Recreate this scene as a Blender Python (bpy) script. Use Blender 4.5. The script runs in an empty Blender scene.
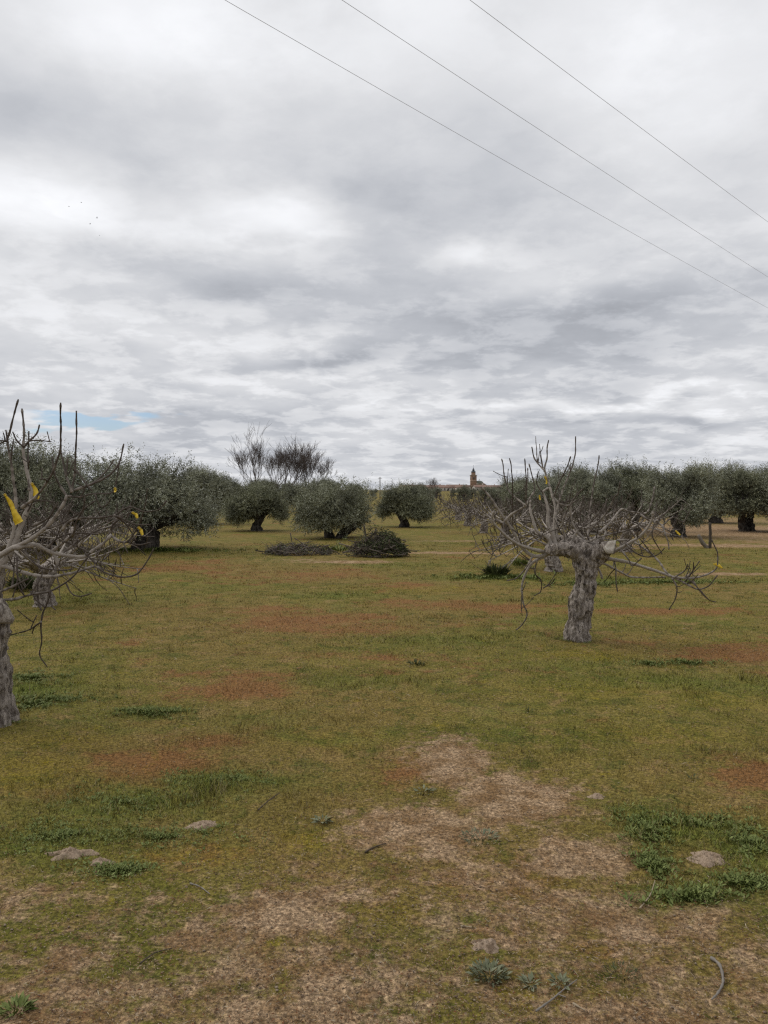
import bpy, math, random
import numpy as np
from mathutils import Vector, Matrix

random.seed(11)
rng = np.random.default_rng(11)
SC = bpy.context.scene
COL = SC.collection
R = math.radians

# ------------------------------------------------------------------ camera
F, CX, CY, HZ, EYE = 787.0, 384.0, 512.0, 490.0, 1.6
TILT = math.atan((CY - HZ) / F)
cam_d = bpy.data.cameras.new('camera')
cam = bpy.data.objects.new('camera', cam_d)
COL.objects.link(cam)
cam.location = (0, 0, EYE)
cam.rotation_euler = (math.pi / 2 - TILT, 0, 0)
cam_d.sensor_fit = 'HORIZONTAL'
cam_d.sensor_width = 36
cam_d.lens = F / 768 * 36
cam_d.clip_start = 0.05
cam_d.clip_end = 20000
SC.camera = cam
ct, st = math.cos(TILT), math.sin(TILT)


def at(px, py, Y):
    """the point at distance Y ahead seen at that picture position"""
    u, v = (px - CX) / F, (CY - py) / F
    s = Y / (ct + v * st)
    return np.array((u * s, Y, EYE + s * (v * ct - st)))


def gr(px, py):
    """where the ground is seen at that picture position"""
    u, v = (px - CX) / F, (CY - py) / F
    s = EYE / (st - v * ct)
    return np.array((u * s, s * (ct + v * st), 0.0))


# ------------------------------------------------------------------ numpy noise
_perm = np.random.default_rng(5).permutation(4096)
_val = np.random.default_rng(6).random(4096)


def vnoise(p):
    p = np.asarray(p, float)
    i = np.floor(p).astype(np.int64)
    f = p - i
    f = f * f * (3 - 2 * f)

    def h(a, b, c):
        return _val[_perm[(_perm[(_perm[(i[..., 0] + a) & 4095] + i[..., 1] + b) & 4095] + i[..., 2] + c) & 4095]]
    x, y, z = f[..., 0], f[..., 1], f[..., 2]
    c00 = h(0, 0, 0) * (1 - x) + h(1, 0, 0) * x
    c10 = h(0, 1, 0) * (1 - x) + h(1, 1, 0) * x
    c01 = h(0, 0, 1) * (1 - x) + h(1, 0, 1) * x
    c11 = h(0, 1, 1) * (1 - x) + h(1, 1, 1) * x
    return ((c00 * (1 - y) + c10 * y) * (1 - z) + (c01 * (1 - y) + c11 * y) * z) * 2 - 1


def sstep(a, b, x):
    t = np.clip((x - a) / (b - a), 0, 1)
    return t * t * (3 - 2 * t)


def ground_z(x, y):
    x = np.asarray(x, float)
    y = np.asarray(y, float)
    o = np.zeros_like(x)
    q = lambda s, k: np.stack([x * s, y * s, o + k], -1)
    near = np.exp(-((np.abs(x) / 30) ** 2 + (y / 40) ** 2))
    z = near * (0.010 * vnoise(q(3.1, 0.3)) + 0.006 * vnoise(q(8.3, 4.3)) + 0.004 * vnoise(q(17, 9.3)))
    z = z + 0.018 * vnoise(q(0.7, 2.3)) * near
    r = np.hypot(x, y)
    z = z + .8 * sstep(330, 760, r) + 0.5 * vnoise(q(0.012, 7.7)) * sstep(60, 200, r)
    return z


# ------------------------------------------------------------------ mesh builder
class MB:
    def __init__(self):
        self.v, self.f, self.a, self.n = [], [], [], 0

    def add(self, verts, faces, girth=0.0):
        verts = np.asarray(verts, float).reshape(-1, 3)
        faces = np.asarray(faces, np.int64)
        self.v.append(verts)
        self.f.append(faces + self.n)
        self.a.append(np.broadcast_to(np.asarray(girth, float), (len(verts),)))
        self.n += len(verts)

    def tube(self, pts, rad, sides=6, girth=None, wob=0.0, cap=True):
        pts = np.asarray(pts, float)
        n = len(pts)
        rad = np.broadcast_to(np.asarray(rad, float), (n,))
        t = np.gradient(pts, axis=0)
        t /= np.linalg.norm(t, axis=1)[:, None] + 1e-12
        u = np.cross(t[0], (0.31, 0.17, 0.93) if abs(t[0][2]) < .9 else (1, 0, 0))
        u /= np.linalg.norm(u)
        ang = np.linspace(0, 2 * math.pi, sides, endpoint=False)
        ca, sa = np.cos(ang)[:, None], np.sin(ang)[:, None]
        vs = np.empty((n, sides, 3))
        for i in range(n):
            u = u - t[i] * np.dot(u, t[i])
            u /= np.linalg.norm(u) + 1e-12
            w = np.cross(t[i], u)
            vs[i] = pts[i] + (ca * u + sa * w) * rad[i]
        if wob:
            d = vs - pts[:, None, :]
            vs = vs + d * (wob * vnoise(vs * (2.2 / max(rad.mean(), 1e-4)))[..., None])
        i, j = np.meshgrid(np.arange(n - 1), np.arange(sides), indexing='ij')
        jn = (j + 1) % sides
        fs = np.stack([i * sides + j, i * sides + jn, (i + 1) * sides + jn, (i + 1) * sides + j], -1).reshape(-1, 4)
        v = vs.reshape(-1, 3)
        ag = np.repeat(rad if girth is None else np.broadcast_to(girth, (n,)), sides)
        if cap:
            v = np.vstack([v, pts[0] - t[0] * rad[0] * .4, pts[-1] + t[-1] * rad[-1] * .6])
            k0, k1 = n * sides, n * sides + 1
            c0 = [[k0, (q + 1) % sides, q, q] for q in range(sides)]
            c1 = [[k1, (n - 1) * sides + q, (n - 1) * sides + (q + 1) % sides, (n - 1) * sides + (q + 1) % sides] for q in range(sides)]
            fs = np.vstack([fs, c0, c1])
            ag = np.concatenate([ag, [ag[0], ag[-1]]])
        self.add(v, fs, ag)

    def box(self, c, s, rz=0.0):
        c = np.asarray(c, float)
        h = np.asarray(s, float) / 2
        k = np.array([(x, y, z) for z in (-1, 1) for y in (-1, 1) for x in (-1, 1)], float) * h
        cr, sr = math.cos(rz), math.sin(rz)
        k = np.stack([k[:, 0] * cr - k[:, 1] * sr, k[:, 0] * sr + k[:, 1] * cr, k[:, 2]], -1) + c
        self.add(k, [(0, 2, 3, 1), (4, 5, 7, 6), (0, 1, 5, 4), (1, 3, 7, 5), (3, 2, 6, 7), (2, 0, 4, 6)])

    def diamonds(self, base, axis, side, L, W, bend=0.0):
        """leaf shaped quads: base point, unit axis, unit side, length, width"""
        base = np.asarray(base, float)
        L = np.broadcast_to(np.asarray(L, float), (len(base),))[:, None]
        W = np.broadcast_to(np.asarray(W, float), (len(base),))[:, None]
        nrm = np.cross(axis, side)
        mid = base + axis * L * .5 + nrm * (bend * L)
        v = np.stack([base, mid + side * W * .5, base + axis * L, mid - side * W * .5], 1)
        n = len(base)
        f = np.arange(n * 4).reshape(n, 4)
        self.add(v.reshape(-1, 3), f)

    def mesh(self, name, mat, smooth=False):
        me = bpy.data.meshes.new(name)
        if not self.v:
            return me
        v = np.vstack(self.v)
        tri, quad = [], []
        for f in self.f:
            if f.shape[1] == 3:
                tri.append(f)
            else:
                dg = f[:, 2] == f[:, 3]
                if dg.any():
                    tri.append(f[dg][:, :3])
                    f = f[~dg]
                quad.append(f)
        tri = np.vstack(tri) if tri else np.zeros((0, 3), np.int64)
        quad = np.vstack(quad) if quad else np.zeros((0, 4), np.int64)
        loops = np.concatenate([quad.ravel(), tri.ravel()]).astype(np.int32)
        starts = np.concatenate([np.arange(len(quad)) * 4, len(quad) * 4 + np.arange(len(tri)) * 3]).astype(np.int32)
        me.vertices.add(len(v))
        me.vertices.foreach_set('co', v.astype(np.float32).ravel())
        me.loops.add(len(loops))
        me.loops.foreach_set('vertex_index', loops)
        me.polygons.add(len(starts))
        me.polygons.foreach_set('loop_start', starts)
        if smooth:
            me.polygons.foreach_set('use_smooth', np.ones(len(starts), bool))
        at_ = me.attributes.new('girth', 'FLOAT', 'POINT')
        at_.data.foreach_set('value', np.concatenate(self.a).astype(np.float32))
        me.update(calc_edges=True)
        me.validate()
        if mat:
            me.materials.append(mat)
        return me

    def obj(self, name, mat, parent=None, smooth=False, loc=None):
        o = bpy.data.objects.new(name, self.mesh(name, mat, smooth))
        COL.objects.link(o)
        if parent:
            o.parent = parent
        if loc is not None:
            o.location = loc
        return o


def tag(o, label=None, cat=None, group=None, kind=None):
    if label:
        o['label'] = label
    if cat:
        o['category'] = cat
    if group:
        o['group'] = group
    if kind:
        o['kind'] = kind
    return o


def empty(name, loc=(0, 0, 0), rz=0.0):
    o = bpy.data.objects.new(name, None)
    COL.objects.link(o)
    o.location = loc
    o.rotation_euler = (0, 0, rz)
    o.empty_display_size = .1
    return o


def crom(pts, step=0.04):
    """smooth resampled path through control points (rows may carry extra columns)"""
    p = np.asarray(pts, float)
    if len(p) < 3:
        n = max(2, int(np.linalg.norm(p[-1, :3] - p[0, :3]) / step) + 1)
        return p[0] + (p[-1] - p[0]) * np.linspace(0, 1, n)[:, None]
    q = np.vstack([2 * p[0] - p[1], p, 2 * p[-1] - p[-2]])
    out = []
    for i in range(1, len(q) - 2):
        a, b, c, d = q[i - 1], q[i], q[i + 1], q[i + 2]
        n = max(2, int(np.linalg.norm((c - b)[:3]) / step) + 1)
        t = np.linspace(0, 1, n, endpoint=False)[:, None]
        out.append(.5 * (2 * b + (c - a) * t + (2 * a - 5 * b + 4 * c - d) * t ** 2 + (3 * b - a - 3 * c + d) * t ** 3))
    out.append(p[-1:])
    return np.vstack(out)


# ------------------------------------------------------------------ node helpers
class NT:
    def __init__(self, tree):
        self.t = tree
        tree.nodes.clear()

    def n(self, typ, **kw):
        nd = self.t.nodes.new('ShaderNode' + typ)
        for k, v in kw.items():
            setattr(nd, k, v)
        return nd

    def put(self, sock, v):
        if v is None:
            return
        if isinstance(v, bpy.types.NodeSocket):
            self.t.links.new(v, sock)
        else:
            if isinstance(v, (tuple, list)) and sock.type == 'RGBA' and len(v) == 3:
                v = (*v, 1)
            sock.default_value = v

    def m(self, op, a, b=None, c=None, clamp=False):
        nd = self.n('Math', operation=op, use_clamp=clamp)
        for s, v in zip(nd.inputs, (a, b, c)):
            self.put(s, v)
        return nd.outputs[0]

    def vm(self, op, a, b=None, out=0):
        nd = self.n('VectorMath', operation=op)
        self.put(nd.inputs[0], a)
        self.put(nd.inputs[1], b)
        return nd.outputs[out]

    def noise(self, vec, scale, detail=4, rough=.55, dist=0.0, col=False):
        nd = self.n('TexNoise')
        self.put(nd.inputs['Vector'], vec)
        nd.inputs['Scale'].default_value = scale
        nd.inputs['Detail'].default_value = detail
        nd.inputs['Roughness'].default_value = rough
        nd.inputs['Distortion'].default_value = dist
        return nd.outputs[1 if col else 0]

    def rng(self, x, a, b, c=0.0, d=1.0, smooth=True):
        nd = self.n('MapRange', interpolation_type='SMOOTHSTEP' if smooth else 'LINEAR')
        for s, v in zip(nd.inputs, (x, a, b, c, d)):
            self.put(s, v)
        return nd.outputs[0]

    def mix(self, f, a, b, mode='MIX'):
        nd = self.n('Mix', data_type='RGBA', blend_type=mode)
        self.put(nd.inputs[0], f)
        self.put(nd.inputs[6], a)
        self.put(nd.inputs[7], b)
        return nd.outputs[2]

    def sep(self, v):
        nd = self.n('SeparateXYZ')
        self.put(nd.inputs[0], v)
        return nd.outputs

    def comb(self, x, y, z):
        nd = self.n('CombineXYZ')
        for s, v in zip(nd.inputs, (x, y, z)):
            self.put(s, v)
        return nd.outputs[0]

    def pos(self):
        return self.n('NewGeometry').outputs['Position']

    def isl(self):
        return self.n('NewGeometry').outputs['Random Per Island']

    def objrand(self):
        return self.n('ObjectInfo').outputs['Random']

    def objco(self):
        return self.n('TexCoord').outputs['Object']

    def bump(self, h, strength=.5, dist=.02, normal=None):
        nd = self.n('Bump')
        nd.inputs['Strength'].default_value = strength
        nd.inputs['Distance'].default_value = dist
        self.put(nd.inputs['Height'], h)
        self.put(nd.inputs['Normal'], normal)
        return nd.outputs[0]

    def surface(self, col, rough=.9, normal=None, spec=.2):
        b = self.n('BsdfPrincipled')
        self.put(b.inputs['Base Color'], col)
        self.put(b.inputs['Roughness'], rough)
        b.inputs['Specular IOR Level'].default_value = spec
        self.put(b.inputs['Normal'], normal)
        o = self.n('OutputMaterial')
        self.t.links.new(b.outputs[0], o.inputs[0])
        return b


def mat(name):
    m = bpy.data.materials.new(name)
    m.use_nodes = True
    return m, NT(m.node_tree)


# ------------------------------------------------------------------ ground cover layout (world metres)
def el(px, py, rx, ry, w=1.0, rot=0.0):
    g = gr(px, py)
    return (g[0], g[1], rx, ry, w, rot)


SOIL = [el(455, 765, .26, .5), el(520, 800, .34, .32), el(575, 852, .25, .22), el(420, 830, .38, .42, .8),
        el(470, 870, .5, .3, .5), el(384, 985, 1.7, .42, .55), el(620, 910, .75, .26, .66), el(250, 930, .9, .36, .62),
        el(545, 930, .4, .3, .6), el(300, 880, .5, .25, .3), el(60, 940, .5, .3, .35),
        el(460, 553, 1.6, .35, .9), el(690, 545, 2.3, .5, .9), el(745, 546, 1.6, .6, .9), el(730, 574, 1.1, .25, .8),
        el(620, 548, 1.3, .3, .7), el(350, 562, 1.3, .4, .8), el(300, 560, 1.0, .4, .5), el(450, 541, 1.4, .3, .7), el(590, 538, 2, .6, .6),
        el(735, 531, 6.5, 8.5, .72), el(700, 520, 8, 9, .5), el(610, 532, 3, 1, .5), el(300, 532, 2, .6, .4)]
RUST = [el(150, 762, .42, .34, 1), el(205, 742, .3, .22, .8), el(225, 690, .65, .32, .8), el(300, 622, 1.0, .8, .9), el(365, 630, .8, .5, .7), el(255, 612, .7, .6, .6),
        el(180, 568, 1.5, 1.1, .8), el(240, 577, .9, .8, .6), el(320, 574, 1.5, 1.0, .7), el(395, 585, 1.0, .6, .5), el(455, 605, 1.6, .6, .7), el(745, 655, .8, .35, .9),
        el(650, 612, 1.6, .45, .8), el(765, 775, .4, .4, .8), el(500, 880, .55, .3, .6), el(400, 775, .25, .3, .7),
        el(60, 790, .3, .2, .4), el(540, 560, 1.5, .5, .5), el(330, 655, 1.0, .3, .5), el(560, 940, .4, .15, .6)]
GREEN = [el(130, 800, .55, .3, .8), el(215, 782, .4, .22, .9), el(60, 830, .4, .3, .5), el(150, 712, .3, .13, .9),
         el(35, 692, .42, .45, .8), el(640, 825, .18, .25, .9), el(700, 832, .34, .2, 1), el(755, 850, .2, .3, .9), el(700, 885, .28, .13, .9),
         el(660, 580, 2.0, .45, .9), el(700, 682, .8, .3, .7), el(495, 577, 1.3, .45, .9), el(160, 551, 1.9, .55, .9),
         el(330, 595, .8, .25, .6), el(350, 682, .5, .2, .5), el(390, 565, 1.5, .4, .4), el(600, 665, .8, .3, .4),
         el(440, 640, .9, .4, .5), el(250, 720, .5, .3, .4), el(90, 600, 1.2, .7, .5), el(540, 600, 1, .3, .4)]
MOSS = [el(312, 842, .2, .13, 1), el(180, 852, .2, .08, 1), el(115, 1003, .07, .04, 1), el(395, 920, .12, .06, .8),
        el(560, 890, .2, .1, .4), el(580, 655, .5, .2, .9), el(600, 690, .6, .3, .6), el(20, 775, .4, .3, .8), el(60, 742, .3, .2, .7),
        el(720, 700, .5, .2, .5), el(660, 735, .5, .2, .5), el(430, 590, 1, .4, .5), el(700, 640, .5, .2, .4), el(330, 740, .4, .2, .4)]


def fld(lst, x, y):
    o = np.zeros_like(np.asarray(x, float))
    for (cx, cy, rx, ry, w, rot) in lst:
        d = ((x - cx) / rx) ** 2 + ((y - cy) / ry) ** 2
        o = np.maximum(o, w * np.exp(-d * .9))
    return o


def fld_nodes(t, lst, p):
    out = None
    for (cx, cy, rx, ry, w, rot) in lst:
        d = t.vm('MULTIPLY', t.vm('SUBTRACT', p, (cx, cy, 0)), (1 / rx, 1 / ry, 0))
        e = t.m('MULTIPLY', t.m('POWER', 2.718, t.m('MULTIPLY', t.vm('DOT_PRODUCT', d, d, 1), -.9)), w)
        out = e if out is None else t.m('MAXIMUM', out, e)
    return out


def ground_group():
    g = bpy.data.node_groups.new('field_colour', 'ShaderNodeTree')
    g.interface.new_socket('Position', in_out='INPUT', socket_type='NodeSocketVector')
    g.interface.new_socket('Color', in_out='OUTPUT', socket_type='NodeSocketColor')
    g.interface.new_socket('Soil', in_out='OUTPUT', socket_type='NodeSocketFloat')
    t = NT(g)
    gi = g.nodes.new('NodeGroupInput')
    go = g.nodes.new('NodeGroupOutput')
    p0 = t.vm('MULTIPLY', gi.outputs[0], (1, 1, 0))
    w1 = t.vm('SUBTRACT', t.noise(p0, 1.3, 5, .6, col=True), (.5, .5, .5))
    w2 = t.vm('SUBTRACT', t.noise(p0, 9.0, 4, .65, col=True), (.5, .5, .5))
    p = t.vm('ADD', p0, t.vm('ADD', t.vm('MULTIPLY', w1, (.55, .55, 0)), t.vm('MULTIPLY', w2, (.26, .26, 0))))
    nL = t.noise(t.vm('ADD', p0, (31, 7, 0)), .32, 4, .55)
    nM = t.noise(t.vm('ADD', p0, (3, 17, 0)), 1.7, 6, .62)
    nS = t.noise(p0, 14, 5, .66)
    nF = t.noise(p0, 75, 4, .7)
    # grass: fresh green to straw
    grass = t.mix(t.rng(nM, .35, .66), (.066, .064, .0125), (.104, .086, .024))
    grass = t.mix(t.m('MULTIPLY', t.rng(nL, .40, .60), .62), grass, (.106, .074, .026))
    grass = t.mix(t.m('MULTIPLY', t.rng(nS, .50, .72), .6), grass, (.145, .115, .052))
    nP = t.noise(t.vm('ADD', p, (13, 41, 0)), 4.6, 6, .66)
    grass = t.mix(t.m('MULTIPLY', t.rng(nP, .50, .62), .8), grass, (.044, .050, .011))
    nQ = t.noise(t.vm('ADD', p, (43, 11, 0)), 3.4, 6, .68)
    grass = t.mix(t.m('MULTIPLY', t.rng(nQ, .53, .66), .7), grass, (.140, .096, .045))
    # rust coloured moss
    rust = fld_nodes(t, RUST, p)
    rn = t.rng(t.noise(t.vm('ADD', p0, (51, 3, 0)), .75, 6, .65), .50, .68)
    rf = t.rng(t.m('ADD', t.m('ADD', rust, t.m('MULTIPLY', rn, .66)), t.m('ADD', t.m('MULTIPLY', t.m('SUBTRACT', nS, .5), 1.1), t.m('MULTIPLY', t.m('SUBTRACT', nP, .5), 1.8))), .26, .86)
    rustc = t.mix(nS, (.095, .038, .015), (.140, .078, .036))
    c = t.mix(t.m('MULTIPLY', rf, .86, clamp=True), grass, rustc)
    # yellow moss
    mo = fld_nodes(t, MOSS, p)
    mn = t.rng(t.noise(t.vm('ADD', p0, (5, 53, 0)), 3.2, 6, .68), .60, .70)
    mf = t.m('ADD', t.m('MULTIPLY', mo, t.rng(nS, .36, .6)), t.m('MULTIPLY', mn, .85))
    c = t.mix(t.m('MULTIPLY', mf, .75, clamp=True), c, (.120, .096, .009))
    # lush weeds
    gf = fld_nodes(t, GREEN, p)
    gn = t.rng(t.noise(t.vm('ADD', p0, (91, 23, 0)), .9, 6, .65), .56, .68)
    gf = t.m('ADD', t.m('MULTIPLY', gf, t.rng(nS, .30, .58, .5, 1.1)), t.m('MULTIPLY', gn, .45), clamp=True)
    c = t.mix(t.m('MULTIPLY', gf, .85), c, t.mix(nS, (.042, .058, .0115), (.078, .096, .020)))
    # bare soil
    so = fld_nodes(t, SOIL, p)
    sxy = t.sep(p0)
    fore = t.rng(sxy[1], 3.7, 2.7, 0, .50)
    sn = t.rng(nM, .34, .7, -.3, .35)
    sf = t.m('ADD', t.m('ADD', t.m('MAXIMUM', so, fore), t.m('MULTIPLY', sn, t.m('ADD', .25, fore))), t.m('ADD', t.m('MULTIPLY', t.m('SUBTRACT', nS, .5), 1.3), t.m('MULTIPLY', t.m('SUBTRACT', t.noise(t.vm('ADD', p0, (2, 61, 0)), 5, 5, .6), .5), .9)))
    sf = t.rng(sf, .24, .62)
    sf = t.m('MULTIPLY', sf, t.m('SUBTRACT', 1, t.m('MULTIPLY', gf, .8)))
    soil = t.mix(t.rng(nF, .3, .7), (.150, .104, .070), (.245, .180, .124))
    soil = t.mix(t.rng(t.noise(t.vm('ADD', p0, (77, 5, 0)), 5.5, 6, .65), .38, .62), soil, (.112, .070, .037))
    c = t.mix(t.m('MULTIPLY', sf, .95), c, soil)
    # fine speckle of the plants and crumbs themselves
    sp = t.rng(nF, .32, .68, .58, 1.45, smooth=False)
    c = t.mix(1.0, c, t.comb(sp, sp, sp), 'MULTIPLY')
    th = t.rng(t.noise(t.vm('ADD', p0, (9, 9, 0)), 42, 6, .78), .38, .62, .55, 1.42)
    c = t.mix(1.0, c, t.comb(t.m('MULTIPLY', th, 1.68), t.m('MULTIPLY', th, 1.60), t.m('MULTIPLY', th, 1.42)), 'MULTIPLY')
    g.links.new(c, go.inputs[0])
    g.links.new(sf, go.inputs[1])
    return g


GG = ground_group()


def use_gg(t, vec):
    nd = t.t.nodes.new('ShaderNodeGroup')
    nd.node_tree = GG
    t.t.links.new(vec, nd.inputs[0])
    return nd.outputs[0], nd.outputs[1]


M = {}
m, t = mat('field_ground')
p = t.pos()
c, s = use_gg(t, p)
h = t.m('ADD', t.m('MULTIPLY', t.noise(p, 55, 6, .7), .55), t.m('ADD', t.noise(p, 14, 5, .6), t.m('MULTIPLY', t.noise(p, 170, 3, .6), .25)))
t.surface(c, .95, t.bump(h, .9, .022), .1)
M['ground'] = m

m, t = mat('grass_blades')
c, s = use_gg(t, t.pos())
k = t.rng(t.isl(), 0, 1, .45, 1.75, smooth=False)
c = t.mix(1.0, c, t.comb(k, k, t.m('MULTIPLY', k, .9)), 'MULTIPLY')
c = t.mix(t.rng(t.m('FRACT', t.m('MULTIPLY', t.isl(), 37.7)), .84, .88, 0, .6), c, (.30, .24, .14))
t.surface(c, .8, None, .15)
M['grass'] = m

m, t = mat('straw')
k = t.isl()
t.surface(t.mix(k, (.16, .115, .07), (.36, .30, .21)), .85)
M['straw'] = m

m, t = mat('leaf_litter')
k = t.isl()
c = t.mix(k, (.050, .032, .020), (.230, .160, .100))
c = t.mix(t.rng(t.m('FRACT', t.m('MULTIPLY', k, 53.7)), .86, .90), c, (.27, .205, .14))
c = t.mix(t.rng(t.m('FRACT', t.m('MULTIPLY', k, 71.3)), .80, .84), c, (.13, .055, .025))
t.surface(c, .9, None, .1)
M['litter'] = m

m, t = mat('soil_crumbs')
t.surface(t.mix(t.isl(), (.11, .075, .05), (.27, .21, .15)), .95)
M['crumb'] = m

m, t = mat('molehill_soil')
p = t.pos()
nf = t.noise(p, 60, 5, .7)
c = t.mix(t.rng(nf, .3, .7), (.25, .180, .125), (.40, .305, .22))
c = t.mix(t.rng(t.noise(p, 18, 3, .6), .56, .66), c, (.17, .12, .08))
t.surface(c, .95, t.bump(nf, .8, .02), .1)
M['mound'] = m

m, t = mat('weed_leaf')
k = t.isl()
c = t.mix(k, (.078, .104, .020), (.175, .205, .058))
t.surface(c, .65, None, .25)
M['weed'] = m
m, t = mat('grey_weed_leaf')
c = t.mix(t.isl(), (.095, .108, .056), (.185, .190, .120))
t.surface(c, .7, None, .2)
M['greyweed'] = m
m, t = mat('dark_weed')
c = t.mix(t.isl(), (.035, .045, .017), (.095, .105, .042))
t.surface(c, .7, None, .2)
M['darkweed'] = m

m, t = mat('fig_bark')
ag = t.n('Attribute', attribute_name='girth').outputs['Fac']
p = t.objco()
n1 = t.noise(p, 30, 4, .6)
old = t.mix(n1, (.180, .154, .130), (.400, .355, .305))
young_backlit = t.mix(n1, (.045, .034, .027), (.095, .075, .060))  # thin shoots darkened: young bark, plus their backlit look put into the colour
c = t.mix(t.rng(ag, .0060, .0122), young_backlit, old)
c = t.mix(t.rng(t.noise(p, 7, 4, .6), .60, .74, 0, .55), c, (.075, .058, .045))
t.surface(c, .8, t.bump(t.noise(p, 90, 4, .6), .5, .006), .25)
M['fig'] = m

m, t = mat('fig_trunk_bark')
p = t.objco()
st_ = t.vm('MULTIPLY', p, (1, 1, .20))
n1 = t.noise(st_, 30, 7, .72, .5)
n2 = t.noise(t.vm('ADD', t.vm('MULTIPLY', p, (1, 1, .6)), (4, 2, 0)), 20, 4, .55, .6)
n3 = t.noise(p, 70, 4, .7)
c = t.mix(t.rng(n1, .36, .62), (.125, .100, .082), (.47, .41, .355))
c = t.mix(t.rng(n2, .57, .64, 0, .75), c, (.034, .025, .019))
c = t.mix(t.rng(n3, .58, .75, 0, .4), c, (.34, .30, .25))
t.surface(c, .9, t.bump(t.m('ADD', n1, t.m('MULTIPLY', n3, .3)), 1.0, .05), .15)
M['trunk'] = m

m, t = mat('cut_wood')
p = t.objco()
n = t.noise(p, 38, 5, .6)
c = t.mix(t.rng(n, .35, .7), (.30, .26, .21), (.47, .43, .37))
t.surface(c, .85, t.bump(n, .5, .01), .2)
M['cut'] = m
m, t = mat('weathered_cut_wood')
p = t.objco()
n = t.noise(p, 60, 6, .7)
c = t.mix(t.rng(n, .35, .68), (.15, .125, .10), (.34, .30, .255))
t.surface(c, .9, t.bump(n, .7, .012), .15)
M['oldcut'] = m

m, t = mat('olive_bark')
p = t.objco()
st_ = t.vm('MULTIPLY', p, (1, 1, .35))
n1 = t.noise(st_, 9, 6, .68, .8)
c = t.mix(t.rng(n1, .35, .68), (.022, .018, .015), (.120, .105, .090))
t.surface(c, .95, t.bump(n1, 1.0, .06), .1)
M['obark'] = m


def leaf_mat(name, dark, light, silver, fs=.16):
    m, t = mat(name)
    k = t.isl()
    v = t.objrand()
    c = t.mix(k, dark, light)
    c = t.mix(t.rng(t.m('FRACT', t.m('MULTIPLY', k, 91.3)), 1 - fs - .02, 1 - fs + .02), c, silver)
    # clumps of older and younger growth, different from tree to tree
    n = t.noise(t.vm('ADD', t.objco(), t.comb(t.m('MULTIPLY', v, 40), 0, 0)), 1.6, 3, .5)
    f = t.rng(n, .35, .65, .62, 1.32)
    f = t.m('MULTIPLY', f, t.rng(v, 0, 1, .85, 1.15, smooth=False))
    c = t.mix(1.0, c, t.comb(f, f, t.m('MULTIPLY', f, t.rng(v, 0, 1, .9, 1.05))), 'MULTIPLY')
    t.surface(c, .6, None, .3)
    return m


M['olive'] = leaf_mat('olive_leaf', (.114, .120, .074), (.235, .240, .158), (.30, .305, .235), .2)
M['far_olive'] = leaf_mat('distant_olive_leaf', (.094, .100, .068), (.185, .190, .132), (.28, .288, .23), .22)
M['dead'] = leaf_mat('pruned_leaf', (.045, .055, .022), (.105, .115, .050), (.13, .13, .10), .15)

m, t = mat('bare_tree_bark')
c = t.mix(t.noise(t.objco(), 6, 3, .6), (.070, .056, .050), (.125, .104, .094))
t.surface(c, .95)
M['bare'] = m
m, t = mat('dead_branch')
c = t.mix(t.isl(), (.036, .028, .022), (.155, .128, .105))
t.surface(c, .9)
M['brush'] = m
m, t = mat('yellow_tape')
n = t.noise(t.objco(), 40, 3, .5)
t.surface(t.mix(n, (.46, .30, .012), (.78, .56, .030)), .5, t.bump(n, .3, .01), .4)
M['tape'] = m
m, t = mat('wire_metal')
t.surface((.26, .26, .27), .5, None, .4)
M['wire'] = m
m, t = mat('feathers')
t.surface(t.mix(t.noise(t.objco(), 9), (.05, .05, .055), (.12, .12, .13)), .8)
M['bird'] = m
m, t = mat('weathered_wood')
n = t.noise(t.vm('MULTIPLY', t.objco(), (1, 1, .1)), 60, 4, .6)
t.surface(t.mix(n, (.035, .028, .022), (.11, .09, .07)), .95, t.bump(n, .4, .005), .1)
M['post'] = m
m, t = mat('pale_board')
n = t.noise(t.vm('MULTIPLY', t.objco(), (1, 1, .2)), 30, 4, .6)
t.surface(t.mix(n, (.12, .10, .08), (.22, .19, .155)), .9, None, .1)
M['board'] = m
m, t = mat('concrete_pole')
t.surface(t.mix(t.noise(t.objco(), 3), (.13, .125, .12), (.22, .21, .20)), .9)
M['pole'] = m


def plaster(name, a, b, sc=.6):
    m, t = mat(name)
    n = t.noise(t.objco(), sc, 5, .6)
    t.surface(t.mix(t.rng(n, .35, .65), a, b), .9)
    return m


M['white_wall'] = plaster('white_plaster', (.44, .40, .36), (.58, .54, .49))
M['pink_wall'] = plaster('pink_plaster', (.30, .19, .15), (.40, .26, .20))
M['ochre_wall'] = plaster('ochre_plaster', (.33, .24, .16), (.42, .32, .22))
M['pale_stone'] = plaster('pale_stone', (.36, .31, .25), (.47, .41, .34))
M['rooftile'] = plaster('roof_tiles', (.15, .095, .075), (.25, .165, .13), 2)
M['slate'] = plaster('slate', (.045, .048, .058), (.085, .088, .10), 2)
M['dome'] = plaster('green_grey_dome', (.095, .105, .085), (.155, .160, .130), 1)
m, t = mat('tower_brick')
br = t.n('TexBrick')
t.put(br.inputs['Vector'], t.objco())
br.inputs['Scale'].default_value = 1.6
br.inputs['Color1'].default_value = (.24, .14, .095, 1)
br.inputs['Color2'].default_value = (.30, .19, .135, 1)
br.inputs['Mortar'].default_value = (.32, .25, .19, 1)
t.surface(t.mix(t.rng(t.noise(t.objco(), .5, 4), .4, .65, 0, .4), br.outputs[0], (.17, .11, .08)), .9)
M['brick'] = m
m, t = mat('window_dark')
t.surface((.02, .022, .026), .25, None, .5)
M['glass'] = m

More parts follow.
